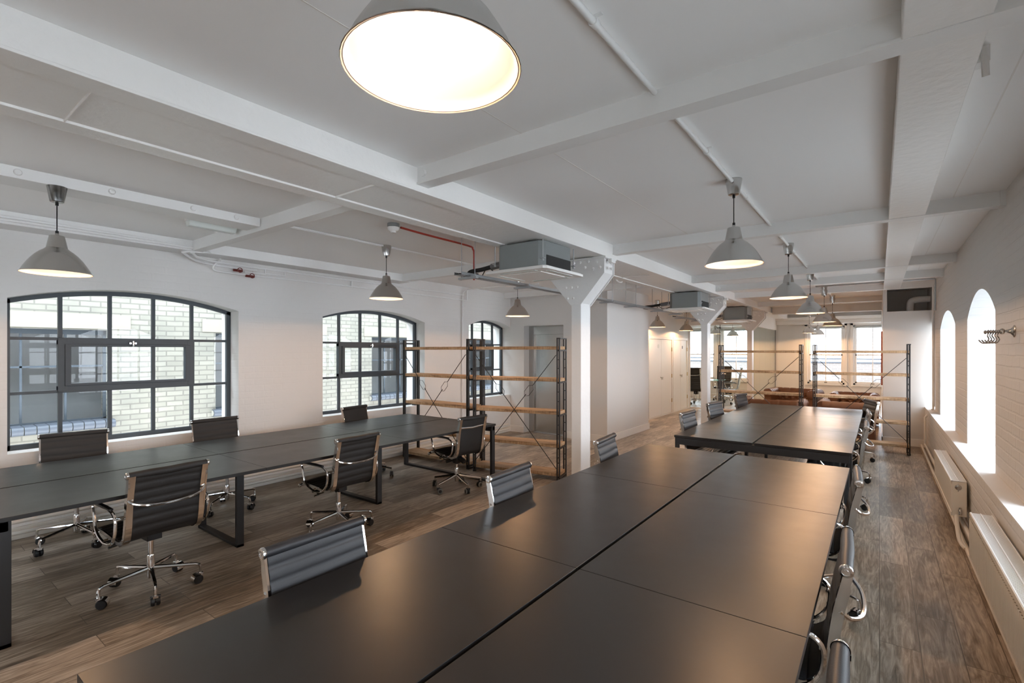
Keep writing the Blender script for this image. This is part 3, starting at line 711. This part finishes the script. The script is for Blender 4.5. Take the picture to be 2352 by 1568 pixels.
# ------------------------------------------------------------------ meeting table
T = thing('glass_table', 'small glass table with a teal edge in the meeting room', 'table', (-4.45,16.55,0))
MB().box(-.45,.45,-.4,.4,.715,.727).build('table_top', [M_glassedge], T, bevel=.002)
for sx in (-1,1):
    for sy in (-1,1): MB().tube([(sx*.36,sy*.32,0),(sx*.36,sy*.32,.715)],.018,10).build('leg', M_chrome, T, smooth=True)

# ------------------------------------------------------------------ open shelving
def shelf_unit(label, x, y, deg, wd, dp, H, tops, group):
    S = thing('open_shelving', label, 'shelving', (x,y,0), math.radians(deg), group=group)
    th = .042
    for si, xx in enumerate((0, wd)):
        f = MB(); sg = 1 if si == 0 else -1
        for yy in (0, dp):
            for o in (0, .030): f.box(xx+sg*o-.007,xx+sg*o+.007,yy-.013,yy+.013,0,H)
            f.box(xx+min(0,sg*.03),xx+max(0,sg*.03),yy-.012,yy+.012,H-.016,H); f.box(xx+min(0,sg*.03),xx+max(0,sg*.03),yy-.012,yy+.012,0,.016)
            for t in tops:
                for z in (t-th-.13, t+.13):
                    if .05 < z < H-.05: f.box(xx+min(0,sg*.03),xx+max(0,sg*.03),yy-.008,yy+.008,z-.005,z+.005)
        f.box(xx-.008,xx+.012,0,dp,H-.016,H); f.box(xx-.008,xx+.012,0,dp,.006,.022)
        for t in tops: f.box(xx+min(-.007,sg*.035),xx+max(.007,sg*.035),0,dp,t-th-.022,t-th)
        f.build('upright_frame', M_blackmetal, S)
    for i, t in enumerate(tops):
        b = MB(); n = 14; fr = []; bk = []
        for k_ in range(n+1):
            xx = .008 + (wd-.016)*k_/n
            fr.append((xx, -.004 + random.uniform(-.007,.006) + (.012*math.sin(k_*.9+i) if i == 2 else 0))); bk.append((xx, dp+.004+random.uniform(-.006,.006)))
        b.prism(fr + bk[::-1], 'z', t-th, t)
        b.build('shelf_board', M_board, S, bevel=.003)
    # cross bracing at the front with turnbuckle rings
    z_hi, z_lo = tops[0]-.115, tops[-1]+.06; xi, xo = .04, wd-.04; yf = -.016
    for a, b in (((xi,z_hi),(xo,z_lo)), ((xo,z_hi),(xi,z_lo))):
        A, B_ = Vector((a[0],yf,a[1])), Vector((b[0],yf,b[1])); d = (B_-A).normalized(); nn = Vector((-d.z,0,d.x)); Lh = (B_-A).length
        t0 = .27*Lh; r_ = MB(); p0 = A+d*t0; p1 = A+d*(t0+.19)
        r_.tube([A, p0], .005, 6); r_.tube([p1-d*.035, B_], .005, 6)
        hexp = [p0, p0+d*.045+nn*.042, p1-d*.045+nn*.042, p1, p1-d*.045-nn*.042, p0+d*.045-nn*.042]
        r_.tube(hexp, .0032, 6, closed=True); yf -= .009
        for e, q in ((A,-1),(B_,1)): r_.tube([e, e+Vector((0,.012,0))], .004, 6)
        r_.build('brace_rod', M_blackmetal, S, smooth=True)
    return S
T1 = (1.73,1.315,.89,.47,.10); T2 = (1.675,1.30,.905,.525,.165)
GS = 'open wood and steel shelving units'
shelf_unit('open shelving with rough wood boards nearest the arched windows', -6.02, 5.19, -0.3, 1.38, .29, 1.84, T1, GS)
shelf_unit('open shelving with rough wood boards just left of the nearest column', -4.52, 5.15, 12.0, 1.26, .26, 1.84, T1, GS)
shelf_unit('open shelving standing behind the far bench desk, left of the gap', -2.50, 10.06, 0.5, 1.39, .24, 1.78, T2, GS)
shelf_unit("open shelving at the aisle end of the far desk, before the white block", -.93, 10.06, -0.2, 1.32, .26, 1.78, T2, GS)

# ------------------------------------------------------------------ chesterfield sofas
def chesterfield(label, x, y, deg, wd, dp, H, group):
    S = thing('chesterfield_sofa', label, 'sofa', (x,y,0), math.radians(deg), group=group)
    # local: front is -y, back at +y
    r = .105; hw = wd/2
    b = MB(); b.box(-hw+.03,hw-.03,-dp/2+.05,dp/2-.03,.07,.34); b.build('base', M_tan, S, bevel=.02)
    def roll(p, q, out, seams, name):
        p, q = Vector(p), Vector(q); L_ = (q-p).length; n = max(int(L_/.018),8); pts = []; rs = []
        for k_ in range(n+1):
            t = k_/n; pts.append(p.lerp(q,t)); s_ = t*L_; ph = (s_/seams) % 1.0; dd = min(ph,1-ph)*seams
            rs.append(r*(1-.10*math.exp(-(dd/.012)**2)) * (1 if 0 < k_ < n else .93))
        m_ = MB(); m_.tube(pts, rs, 20)
        return m_
    top = H-r
    m_ = roll((-hw+.10,dp/2-.12,top),(hw-.10,dp/2-.12,top),None,.155,'back')
    # tufted inner back panel
    nx, nz = 48, 14; vs = []; fs = []
    for iz in range(nz+1):
        for ix in range(nx+1):
            xx = -hw+.16+(wd-.32)*ix/nx; zz = .30+(top-.28)*iz/nz
            u_, v_ = xx/.14, zz/.12; dent = (math.cos(PI*(u_+v_))*math.cos(PI*(u_-v_)))**2
            vs.append((xx, dp/2-.20+.045*dent-.02, zz))
    for iz in range(nz):
        for ix in range(nx): a = iz*(nx+1)+ix; fs.append((a,a+1,a+nx+2,a+nx+1))
    m_.add(vs, fs); m_.box(-hw+.12,hw-.12,dp/2-.19,dp/2-.04,.28,top)
    m_.build('backrest', M_tan, S, smooth=True, ang=60)
    for sx in (-1,1):
        a = roll((sx*(hw-.10),-dp/2+.03,top),(sx*(hw-.10),dp/2-.08,top),None,.13,'arm')
        a.box(sx*(hw-.10)-.075,sx*(hw-.10)+.075,-dp/2+.05,dp/2-.05,.07,top)
        a.lathe([(0,.014),(.05,.012),(.09,.006),(.10,0)],20,(sx*(hw-.10),-dp/2+.03,top),Matrix.Rotation(PI/2,3,'X'))
        for q in range(6):
            t = .3+q*.4; a.tube([(sx*(hw-.10)+.104*math.cos(t),-dp/2+.02,top+.104*math.sin(t)),(sx*(hw-.10)+.106*math.cos(t),-dp/2+.10,top+.106*math.sin(t))],.007,6)
        a.build('armrest', M_tan, S, smooth=True, ang=50)
    nc = max(1, round((wd-.4)/.55)); cw = (wd-.40)/nc
    for q in range(nc): MB().box(-hw+.20+q*cw+.004,-hw+.20+(q+1)*cw-.004,-dp/2+.02,dp/2-.22,.34,.46).build('seat_cushion', M_tan, S, bevel=.03, seg=3)
    for sx in (-1,1):
        for sy in (-1,1): MB().lathe([(.02,0),(.03,.03),(.025,.07)],12,(sx*(hw-.10),sy*(dp/2-.10),0),cap=True).build('foot', M_redwood, S)
    return S
GC = 'tan leather chesterfields in the seating area'
chesterfield('tan chesterfield with its buttoned back to the desks, behind the left far shelving', -1.72, 10.95, 180, 1.20, .82, .72, GC)
chesterfield('tan chesterfield with its plain rolled back to the camera, beside the white block', -.50, 11.30, 180, .94, .80, .72, GC)
chesterfield('tan chesterfield armchair facing the camera in the gap between the far shelves', -1.68, 13.75, -8, 1.15, .85, .74, GC)
chesterfield('tan chesterfield furthest back under the right sash window, only its back rim showing', -.46, 13.6, 0, .95, .8, .715, GC)

# ------------------------------------------------------------------ pendant lamps
SH = [(.037,.252),(.040,.250),(.056,.168),(.060,.165),(.066,.158),(.088,.142),(.112,.118),(.134,.090),(.153,.060),(.168,.034),(.178,.012),(.184,.002),(.187,.0)]
def pendant_proto():
    P = thing('pendant_lamp', 'x', 'pendant lamp')
    m_ = MB(); outer = SH[::-1]; inner = [(r-.0035, z-.0 if z < .01 else z-.003) for r, z in SH]
    m_.lathe(SH + [(.185,-.001)], 48, mi=0); m_.lathe([(.185,-.001),(.182,.001)]+[(r-.004,max(z-.004,.001)) for r,z in SH[::-1]][1:]+[(0,.246)], 48, mi=1)
    m_.lathe([(.037,.252),(.012,.254),(.010,.268),(0,.268)], 16, mi=0)
    m_.build('shade', [M_alu, M_shadein], P, smooth=True, ang=30)
    b = MB(); b.lathe([(0,.045),(.016,.048),(.028,.060),(.031,.078),(.027,.098),(.017,.122),(.014,.15),(.014,.175)], 20); b.build('bulb', M_bulb, P, smooth=True)
    return P
def pendant(i, x, y, zr, label, group, zc=ZC):
    global PP
    if i == 0: P = PP; P['label'] = label
    else: P = copy_tree(PP, (0,0,0), 0, label)
    P.location = (x,y,zr); P['group'] = group; top = zc - zr
    m_ = MB(); m_.lathe([(0,top),(.053,top),(.053,top-.004),(.037,top-.10),(.030,top-.105),(0,top-.105)], 24); m_.build('canopy', M_alu, P, smooth=True)
    m_ = MB(); m_.tube([(0,0,top-.10),(0,0,top-.125)],.009,8); m_.tube([(0,0,.255),(0,0,top-.11)],.0032,6); m_.tube([(0,0,.262),(0,0,.285)],.009,8); m_.build('cord', M_blackpl, P, smooth=True)
    return P
PP = pendant_proto()
GRr = 'pendant lamps along the right conduit'; GRl = 'pendant lamps along the window side'; GRf = 'pendant lamps over the seating and meeting area'
lamps = [
 (-.755,.73,2.27,'huge pendant lamp at the top, its glowing bulb and inside visible',GRr,ZC),
 (-.80,3.61,2.268,'pendant lamp right of centre over the foreground desk, nearest of the receding row',GRr,ZC),
 (-.80,6.14,2.254,"pendant lamp second along the receding row, over the far desk",GRr,ZC),
 (-.80,8.25,2.212,'pendant lamp third along the receding row, partly over a smaller one behind it',GRr,ZC),
 (-.80,10.50,2.19,'pendant lamp fourth along the receding row, in front of the far shelving gap',GRr,ZC),
 (-.80,12.45,2.20,"pendant lamp at the receding row's far end, half hidden by the one before",GRr,ZC),
 (-4.42,.81,2.195,'pendant lamp at the left edge above the largest arched window',GRl,2.775),
 (-4.42,3.56,2.257,'pendant lamp above the second arched window, right of the smoke detector',GRl,ZC),
 (-4.42,6.05,2.20,'pendant lamp in front of the lift wall, hanging from the cable tray',GRl,ZC),
 (-4.16,11.24,2.22,'small pendant lamp over the first cupboard door, cut by the white wall corner',GRf,ZC),
 (-4.10,13.20,2.20,'small pendant lamp over the second cupboard door, left of the middle column',GRf,ZC),
 (-4.20,16.45,2.20,'tiny pendant lamp just right of the middle column, inside the meeting room',GRf,ZC),
 (-3.78,16.90,2.14,'tiny pendant lamp near the glass door line, inside the meeting room',GRf,ZC),
 (-1.63,16.60,2.18,'tiny pale pendant lamp low in front of the third sash window',GRf,ZC),
 (-1.50,17.50,2.15,'tiny pale pendant lamp furthest back, overlapping its neighbour by the sash window',GRf,ZC),
]
for i, (x,y,z,lb,g,zc) in enumerate(lamps): pendant(i,x,y,z,lb,g,zc)
for P in [o for o in sc.objects if o.name.startswith('pendant_lamp') and o.parent is None]:
    ld = bpy.data.lights.new('bulb_glow','SPOT'); ld.spot_size = math.radians(169); ld.spot_blend = 0.08; ld.energy = LAMP_W; ld.color = LAMP_COL; ld.shadow_soft_size = .035
    lo = bpy.data.objects.new('bulb_glow', ld); col.objects.link(lo); lo.parent = P; lo.location = (0,0,.02)

# ------------------------------------------------------------------ ceiling cassette units
def cassette(label, x0, y0, zb, pipe=True):
    zt = ZM-.006
    A = thing('cassette_unit', label, 'air conditioner', (x0+.25,y0+.26,zb), group='ceiling cassette air conditioners')
    h = zt-zb; c = .05; w2 = .27
    poly = [(-w2+c,-w2),(w2-c,-w2),(w2,-w2+c),(w2,w2-c),(w2-c,w2),(-w2+c,w2),(-w2,w2-c),(-w2,-w2+c)]
    m_ = MB(); m_.prism(poly,'z',.0,h); m_.build('casing', M_grebox, A, bevel=.003)
    m_ = MB(); m_.box(w2-.01,w2+.006,-w2+c+.01,w2-c,.005,.115); tag(m_.build('insulation', M_foam, A), 'black insulation strip')
    w3 = .355; cc = .03
    poly = [(-w3+cc,-w3),(w3-cc,-w3),(w3,-w3+cc),(w3,w3-cc),(w3-cc,w3),(-w3+cc,w3),(-w3,w3-cc),(-w3,-w3+cc)]
    m_ = MB(); m_.prism(poly,'z',-.03,-.008); m_.prism([(p[0]*.96,p[1]*.96) for p in poly],'z',-.008,0.0)
    for sx, sy in ((1,0),(-1,0),(0,1),(0,-1)):
        if sx: m_.box(sx*.285-.022,sx*.285+.022,-.21,.21,-.034,-.030,1)
        else: m_.box(-.21,.21,sy*.285-.022,sy*.285+.022,-.034,-.030,1)
    m_.box(-.215,.215,-.215,.215,-.036,-.030); m_.build('grille_panel', [M_whitepl, M_frost], A, bevel=.003)
    for sx, sy in ((-1,-1),(1,-1),(1,1),(-1,1)):
        q = MB(); X_, Y_ = sx*(w2+.006), sy*(w2+.006); q.tube([(X_,Y_,.06),(X_,Y_,h)],.006,6); q.box(X_-.02,X_+.02,Y_-.02,Y_+.02,.07,.078); q.lathe([(.012,.0),(.012,.016)],6,(X_,Y_,.05),cap=True); q.build('hanger', M_galv, A)
    m_ = MB(); m_.tube([(-w2-.005,-.06,.12),(-w2-.22,-.06,.10)],.034,12); tag(m_.build('pipe_jacket', M_jacket, A, smooth=True), 'grey pipe jacket')
    m_ = MB(); m_.tube(path_smooth([(-w2-.22,-.05,.105),(-w2-.36,-.06,.085),(-w2-.50,-.07,.075),(-w2-.56,-.02,.06),(-w2-.50,.05,.05)],4),.022,10)
    m_.tube(path_smooth([(-w2,.05,.10),(-w2-.2,.04,.03),(-w2-.36,.05,.12),(-w2-.5,.12,.06)],4),.006,6); m_.build('insulated_pipe', M_foam, A, smooth=True)
cassette('large grey ceiling cassette unit under the main beam, in front of the nearest column', -2.95, 3.72, 2.436)
cassette('grey ceiling cassette unit in front of the middle column', -2.95, 8.60, 2.41)
cassette('smallest grey ceiling cassette unit, in front of the furthest column', -2.95, 12.25, 2.385)

# ------------------------------------------------------------------ cable trays
def tray(label, x, y0, y1, z, rods, wd=.10):
    T_ = thing('cable_tray', label, 'cable tray', (x,y0,z)); L_ = y1-y0
    m_ = MB(); m_.box(-wd/2,-wd/2+.003,0,L_,0,.03); m_.box(wd/2-.003,wd/2,0,L_,0,.03)
    n = int(L_/.05)
    for k_ in range(n): m_.box(-wd/2,wd/2,k_*.05,k_*.05+.026,0,.003)
    m_.build('tray', M_galv, T_)
    c = MB()
    for k_ in range(3): c.tube([(-.03+.025*k_,0,.012),(-.02+.02*k_,L_*.3,.014),(-.03+.025*k_,L_*.6,.012),(-.025+.02*k_,L_,.012)],.006,6)
    c.build('cable', M_foam, T_)
    for yy in rods:
        q = MB(); q.box(-.12,.12,yy-.02,yy+.02,-.024,-.002); q.tube([(-.09,yy,-.03),(-.09,yy,ZC-z)],.004,6); q.box(-.10,-.08,yy-.01,yy+.01,ZC-z-.006,ZC-z); q.tube([(.09,yy,-.03),(.09,yy,min(ZC-z,.26) if x+.09>-2.98 else ZC-z)],.004,6)
        q.build('bracket', M_galv, T_)
tray('galvanised cable tray hung on rods along the left of the main beam', -3.32, 3.55, 10.3, 2.42, (.15,1.1,2.55,3.3,4.2,5.4,6.4))
tray('short galvanised cable tray near the furthest column', -3.55, 10.6, 13.2, 2.40, (.4,1.6,2.5), .08)

# ------------------------------------------------------------------ pipes, conduits, detector, light
def pipe(name, label, cat, runs, r, m_, n=10, clips=None, cm=None, group=None):
    b = MB()
    for p in runs: b.tube(p, r, n)
    for c in (clips or []): b.tube([Vector(c)+Vector((0,-.012,0)), Vector(c)+Vector((0,.012,0))], r*1.35, 10); b.box(c[0]-.03,c[0]+.03,c[1]-.008,c[1]+.008,ZC-.004,ZC)
    return tag(b.build(name, m_, smooth=True), label, cat, group)
zc = ZC-.024
pipe('conduit','white conduit on the ceiling feeding the receding row of pendant lamps','conduit',
     [[(-.80,a_,zc),(-.80,b_,zc)] for a_, b_ in ((-2.2,.66),(.80,2.13),(2.27,3.55),(3.67,5.02),(5.15,6.08),(6.20,7.87),(7.99,8.19),(8.31,9.29),(9.42,10.44),(10.56,10.76),(10.88,12.39),(12.51,13.1))],
     .013, M_steelpaint, clips=[(-.80,1.55,zc),(-.80,2.95,zc),(-.80,4.0,zc),(-.80,5.6,zc),(-.80,6.6,zc),(-.80,0.2,zc)])
pipe('conduit','thin double conduit on the ceiling over the left desk, past the second window lamp','conduit',
     [[(x_,a_,ZC-.012),(x_,b_,ZC-.012)] for x_ in (-4.405,-4.435) for a_, b_ in ((2.27,3.505),(3.615,5.02))], .008, M_steelpaint, 8)
pipe('conduit','red conduit running along the ceiling and dropping to the cable tray','conduit',
     [path_smooth([(-3.58,3.05,2.825),(-3.60,3.4,2.825),(-3.61,4.02,2.825),(-3.61,4.10,2.80),(-3.61,4.12,2.74),(-3.61,4.12,2.46)],4)], .010, M_red)
D = thing('smoke_detector','white smoke detector at the start of the red conduit','smoke detector',(-3.60,2.98,ZC))
MB().lathe([(0,-.035),(.05,-.035),(.055,-.03),(.055,0)],20).build('base', M_grebox, D, smooth=True)
MB().lathe([(0,-.085),(.022,-.085),(.026,-.07),(.036,-.068),(.05,-.055),(.055,-.035)],20).build('head', M_whitepl, D, smooth=True)
Lt = thing('bulkhead_light','pale plastic strip light on the ceiling, left of the cross beam','strip light',(-4.83,1.93,ZC))
MB().prism([(-.06,0),(.06,0),(.055,-.035),(-.055,-.035)],'y',-.20,.20).build('base', M_whitepl, Lt, bevel=.004)
MB().prism([(-.054,-.035),(.054,-.035),(.036,-.085),(-.036,-.085)],'y',-.195,.195).build('diffuser', M_frost, Lt, bevel=.006)
pipe('wall_pipe',"pair of white pipes under the edge beam above the largest arched window",'pipe',
     [path_smooth([(-5.84,-2.5,2.765),(-5.84,1.95,2.765),(-5.90,2.15,2.73),(-6.0,2.25,2.70),(-6.10,2.45,2.695),(-6.115,3.0,2.69)],4)+[Vector((-6.115,6.7,2.69))],
      path_smooth([(-5.855,-2.5,2.79),(-5.855,1.9,2.79),(-5.93,2.08,2.72),(-6.05,2.25,2.67),(-6.115,2.45,2.66),(-6.115,2.95,2.655)],4)],.013,M_steelpaint)
pipe('wall_pipe','lower white pipe with a kink running to the far corner of the window wall','pipe',
     [path_smooth([(-6.110,2.539,2.836),(-6.110,2.492,2.833),(-6.110,2.455,2.782),(-6.110,2.516,2.746),(-6.110,2.525,2.723),(-6.110,2.455,2.638),(-6.110,2.478,2.596),(-6.110,2.644,2.587)],3)+[Vector((-6.115,4.1,2.60)),Vector((-6.115,6.62,2.60))],
      [(-6.115,3.05,2.69),(-6.115,3.05,2.62),(-6.115,2.8,2.62)],[(-6.115,4.3,2.69),(-6.115,4.3,2.585)],[(-6.115,3.3,2.69),(-6.115,3.3,2.63),(-6.115,2.9,2.63)]],.011,M_steelpaint)
pipe('wall_pipe','slender white pipe dropping down the window wall behind the shelving','pipe',
     [path_smooth([(-4.6,6.9,2.80),(-5.9,6.75,2.80),(-6.08,6.70,2.78),(-6.115,6.66,2.70)],4)+[Vector((-6.115,6.66,0.3))],[(-6.115,6.62,2.60),(-6.115,6.78,2.60),(-6.115,6.78,2.78)]],.012,M_steelpaint)
for y, z, lb in ((2.72,2.625,'upper dark red valve on the pipes above the largest arched window'),(2.86,2.575,'lower dark red valve on the pipes above the largest arched window')):
    V = thing('pipe_valve', lb, 'valve', (-6.10,y,z)); b = MB(); b.tube([(0,-.05,0),(0,.05,0)],.015,8); b.tube([(0,0,0),(.05,0,0)],.009,8); b.build('body', M_redvalve, V, smooth=True)
    b = MB(); b.tube([(.055,.026*math.cos(t*PI/8),.026*math.sin(t*PI/8)) for t in range(16)],.005,6,closed=True); b.tube([(.055,-.026,0),(.055,.026,0)],.004,6); b.build('handwheel', M_redvalve, V, smooth=True)
pipe('floor_pipe','cream heating pipes along the foot of the window wall','pipe',
     [[(-6.08,-2.5,.17),(-6.08,8.0,.17)],[(-6.06,-2.5,.075),(-6.06,6.4,.075),(-6.06,8.0,.075)]],.018,M_creampipe)
pipe('floor_pipe','cream heating pipes along the foot of the right wall below the radiators','pipe',
     [[(.575,-2.0,.05),(.575,8.0,.05),(.575,10.9,.06)],[(.595,-2.0,.15),(.595,10.4,.15)],path_smooth([(.545,5.80,.26),(.535,5.70,.20),(.54,5.55,.08),(.57,5.45,.05)],4)],.016,M_creampipe)
pipe('wall_pipe','vertical white pipe boxed against the right wall just before the white block','pipe',
     [[(.705,10.55,2.72),(.705,10.55,.72)]+path_smooth([(.70,10.55,.72),(.66,10.52,.66),(.60,10.50,.58)],4)[1:]+[Vector((.60,10.50,.10))],[(.715,10.62,2.72),(.715,10.62,.75)]],.016,M_steelpaint)
pipe('conduit','grey conduits running across the room beneath the far cross beams','conduit',
     [[(-.9,10.1,2.80),(.70,10.1,2.80)],[(-.9,10.16,2.80),(.70,10.16,2.80)],[(.70,10.1,2.80),(.70,10.1,2.3)]],.010,M_galv)
pipe('ceiling_hook','white hook-shaped pipe on the left side of the main beam','pipe',
     [path_smooth([(-3.05,6.55,2.84),(-3.05,6.55,2.72),(-3.06,6.70,2.68),(-3.08,6.85,2.70),(-3.08,6.88,2.76)],5)],.014,M_whitepl)
pipe('duct_elbow','white duct elbow rising from the top of the white block to the right wall','duct',
     [path_smooth([(.45,11.55,2.37),(.45,11.55,2.50),(.47,11.55,2.57),(.56,11.55,2.60),(XR-.01,11.55,2.60)],5)],.055,M_whitepl,16)
tag(MB().box(-.01,.015,11.10,11.15,1.05,2.02).build('wood_strip', M_redwood), 'narrow reddish-brown strip on the left edge of the white block', 'panel')
bo = bpy.data.objects['wood_strip']; bo.location.x = .032

# ceiling bracket on the flat beam, small black object on the sill
b = MB(); b.box(.29,.34,2.6,2.66,2.79,2.85); b.tube([(.32,2.58,2.84),(.33,2.62,2.74)],.012,6); tag(b.build('ceiling_bracket', M_steelpaint), 'little white bracket beside the flat ceiling beam at the top right', 'bracket')
tag(MB().box(-6.27,-6.19,5.58,5.70,.76,.785).build('sill_box', M_blackpl, bevel=.006), 'small black object lying on the sill of the second arched window', 'box')

# ------------------------------------------------------------------ radiators
def radiator(label, x0, x1, y0, y1, z0, z1, ribbed, group='white radiators under the right wall ledge'):
    R_ = thing('radiator', label, 'radiator', (x0,y0,z0), group=group); D_ = x1-x0; L_ = y1-y0; H_ = z1-z0
    m_ = MB()
    if ribbed:
        n = int(L_/.034); vs = []; fs = []
        for k_ in range(n*4+1):
            yy = .02+(L_-.04)*k_/(n*4); xx = -.000 if (k_ % 4) in (0,3) else -.009
            vs += [(xx,yy,.03),(xx,yy,H_-.03)]
        for k_ in range(n*4): fs.append((2*k_,2*k_+1,2*k_+3,2*k_+2))
        m_.add(vs, fs)
    m_.box(.002,.016,.005,L_-.005,.01,H_-.006); m_.box(D_-.016,D_,.005,L_-.005,.01,H_-.006)
    m_.box(-.004,.006,0,L_,H_-.03,H_); m_.box(-.004,.006,0,L_,0,.03); m_.box(0,D_,0,.006,0,H_-.002); m_.box(0,D_,L_-.006,L_,0,H_-.002)
    m_.build('panel', M_rad, R_, bevel=.0015)
    g = MB(); g.box(0,.006,0,L_,H_-.006,H_+.003); g.box(D_-.006,D_,0,L_,H_-.006,H_+.003); g.box(D_*.44,D_*.50,0,L_,H_-.006,H_+.003)
    n = int(L_/.012)
    for k_ in range(n): g.box(.006,D_-.006,k_*.012,k_*.012+.006,H_-.006,H_)
    g.build('top_grille', M_radgrille, R_)
    v = MB(); v.lathe([(.024,0),(.022,.006),(.010,.008),(.010,.016),(0,.016)],16,(D_*.45,0,H_-.055),Matrix.Rotation(PI/2,3,'X')); v.box(D_*.43,D_*.47,-.004,0,H_-.09,H_-.02)
    v.lathe([(.013,0),(.013,.04),(.009,.045),(.009,.06)],12,(D_*.55,-.02,.02),cap=True); v.tube([(D_*.55,.01,.03),(D_*.55,-.02,.03)],.008,8); v.build('valve', M_nickel, R_, smooth=True)
    for yy in (.2, L_-.2): MB().box(D_,.627-x0,yy-.02,yy+.02,.05,H_-.05).build('wall_bracket', M_rad, R_)
radiator('short white radiator further along the right wall, its end valve facing the camera', .505, .605, 5.75, 7.42, .235, .54, False)
radiator('long ribbed white radiator at the right edge of the picture, nearer the camera', .495, .605, 2.15, 4.55, .27, .575, True)

# ------------------------------------------------------------------ coat hooks on the right wall
K_SC = (.70,1.0,1.0)
K = thing('coat_hook_rail', 'nickel arm of fanned coat hooks sticking out of the right wall', 'coat hooks', (XR,4.74,1.81))
K.scale = K_SC
m_ = MB(); m_.lathe([(.042,0),(.042,.006),(.032,.012),(.016,.03),(.010,.055),(.009,.07)],20,(0,0,0),Matrix.Rotation(-PI/2,3,'Y')); 
m_.lathe([(.006,0),(.017,.008),(.021,.022),(.017,.036),(.006,.044)],16,(-.066,0,0),Matrix.Rotation(-PI/2,3,'Y')); m_.tube([(-.1,0,0),(-.20,0,-.004)],.008,10)
m_.lathe([(.004,0),(.012,.004),(.014,.012),(.010,.02),(0,.024)],14,(-.198,0,-.004),Matrix.Rotation(-PI/2,3,'Y')); m_.build('arm', M_nickel, K, smooth=True)
for q in range(5):
    xx = -.115-.018*q; an = -1.0+.42*q; dx, dy = 0.75*math.cos(an), math.sin(an)
    h = MB(); h.lathe([(.008,-.008),(.013,-.005),(.015,0),(.013,.005),(.008,.008)],14,(xx,0,-.002),Matrix.Rotation(-PI/2,3,'Y'))
    pts = [(xx,0,-.012),(xx-.012*dx,-.012*dy,-.030),(xx+.010*dx,.02*dy,-.055),(xx-.015,-.035+.02*q,-.078),(xx-.045,-.065+.02*q,-.078),(xx-.070,-.085+.02*q,-.060)]
    h.tube(path_smooth(pts,4),.0048,8); h.build('hook', M_nickel, K, smooth=True)

# ------------------------------------------------------------------ outside: yard, neighbouring facade, far parapet
NB = thing('neighbouring_building','pale brick building with dark windows facing the arched windows','building',(-8.7,4.3,-3.0))
def nb(mb_, nm, m_, par=NB, **k_):
    for i, v in enumerate(mb_.v): mb_.v[i] = (v[0]+8.7, v[1]-4.3, v[2]+3.0)
    return mb_.build(nm, m_, par, **k_)
EO = [(-2.7,-0.95),(.40,2.14),(3.53,5.30),(6.62,8.38),(9.7,11.4)]
mb = MB(); cur = -8.0
for a, b in EO: mb.box(-9.05,-8.7,cur,a,-3,4.1); mb.box(-9.05,-8.7,a,b,-3,.60); mb.box(-9.05,-8.7,a,b,1.96,4.1); cur = b
mb.box(-9.05,-8.7,cur,18,-3,4.1); nb(mb, 'wall', M_exbrick)
for a, b in EO:
    nb(MB().box(-8.72,-8.688,a-.2,b+.25,1.975,2.18), 'lintel', M_stone)
    fr = MB(); f_ = .035; X0, X1 = -8.86, -8.82
    fr.box(X0,X1,a,a+f_,.70,1.96); fr.box(X0,X1,b-f_,b,.70,1.96); fr.box(X0,X1,a,b,.70,.70+f_); fr.box(X0,X1,a,b,1.96-f_-.03,1.96)
    for q in (.25,.5,.75): yy = a+(b-a)*q; fr.box(X0+.01,X1-.01,yy-.012,yy+.012,.70,1.96)
    fr.box(X0+.01,X1-.01,a,b,1.45,1.475)
    fo = nb(fr, 'window', M_frame); nb(MB().box(-8.845,-8.84,a,b,.70,1.96), 'pane', M_glass, fo)
    rm = MB(); rm.box(-9.9,-9.05,a-.3,a-.29,.5,2.2); rm.box(-9.9,-9.05,b+.29,b+.3,.5,2.2); rm.box(-9.9,-9.89,a-.3,b+.3,.5,2.2); rm.box(-9.9,-9.05,a-.3,b+.3,.5,.51); rm.box(-9.9,-9.05,a-.3,b+.3,2.19,2.2)
    nb(rm, 'room_interior', M_darkroom)
    s_ = MB(); n = int((b-a+.12)/.115); L0 = a-.06; st = (b-a+.12)/n
    prof = [(-8.84,.60),(-8.84,.715)]+[(-8.64+.045*math.cos(t),.655+.055*math.sin(t)) for t in [PI/2-q*PI/8 for q in range(9)]]
    for q in range(n): s_.prism(prof,'y',L0+q*st+.005,L0+(q+1)*st-.005)
    s_.prism([(-8.84,.61),(-8.84,.705),(-8.65,.70),(-8.62,.655),(-8.65,.61)],'y',L0,L0+n*st,1); nb(s_, 'sill', [M_bluebrick, M_mortar], smooth=True)
dp_ = MB(); dp_.tube([(-8.64,9.25,-3),(-8.64,9.25,4.1)],.05,12); nb(dp_, 'drainpipe', M_bluebrick, smooth=True)
struct('ground', MB().box(-9.1,-6.6,-8,18,-3.1,-3.0).box(1.3,14,-8,30,-3.1,-3.0), M_pave)
FB = thing('opposite_roof','brick parapet with a dark coping and pale roof seen through the far sash windows','building',(-3,25,0))
MB().box(-12,10,0,.35,-3,1.13).build('parapet', M_farbrick, FB); MB().box(-12,10,-.04,.39,1.13,1.19).build('coping', M_lead, FB)
MB().box(-12,10,-.02,.1,1.28,1.34).build('gutter', M_lead, FB)
MB().prism([(.35,1.1),(6,4.0),(6,1.1)],'x',-12,-2.8).build('roof', M_render, FB)

# lifted gas springs of the three first-built chairs
for p in (c_fa, c_al, c_le, c_hi):
    if '_dz' in p:
        dz = p['_dz']; del p['_dz']
        if dz:
            for ch in p.children:
                if ch.get('lift'): ch.location.z += dz
for o in list(sc.objects):
    if 'lift' in o: del o['lift']
    if o.type == 'EMPTY' and o.get('label') is None and 'label' in o: del o['label']
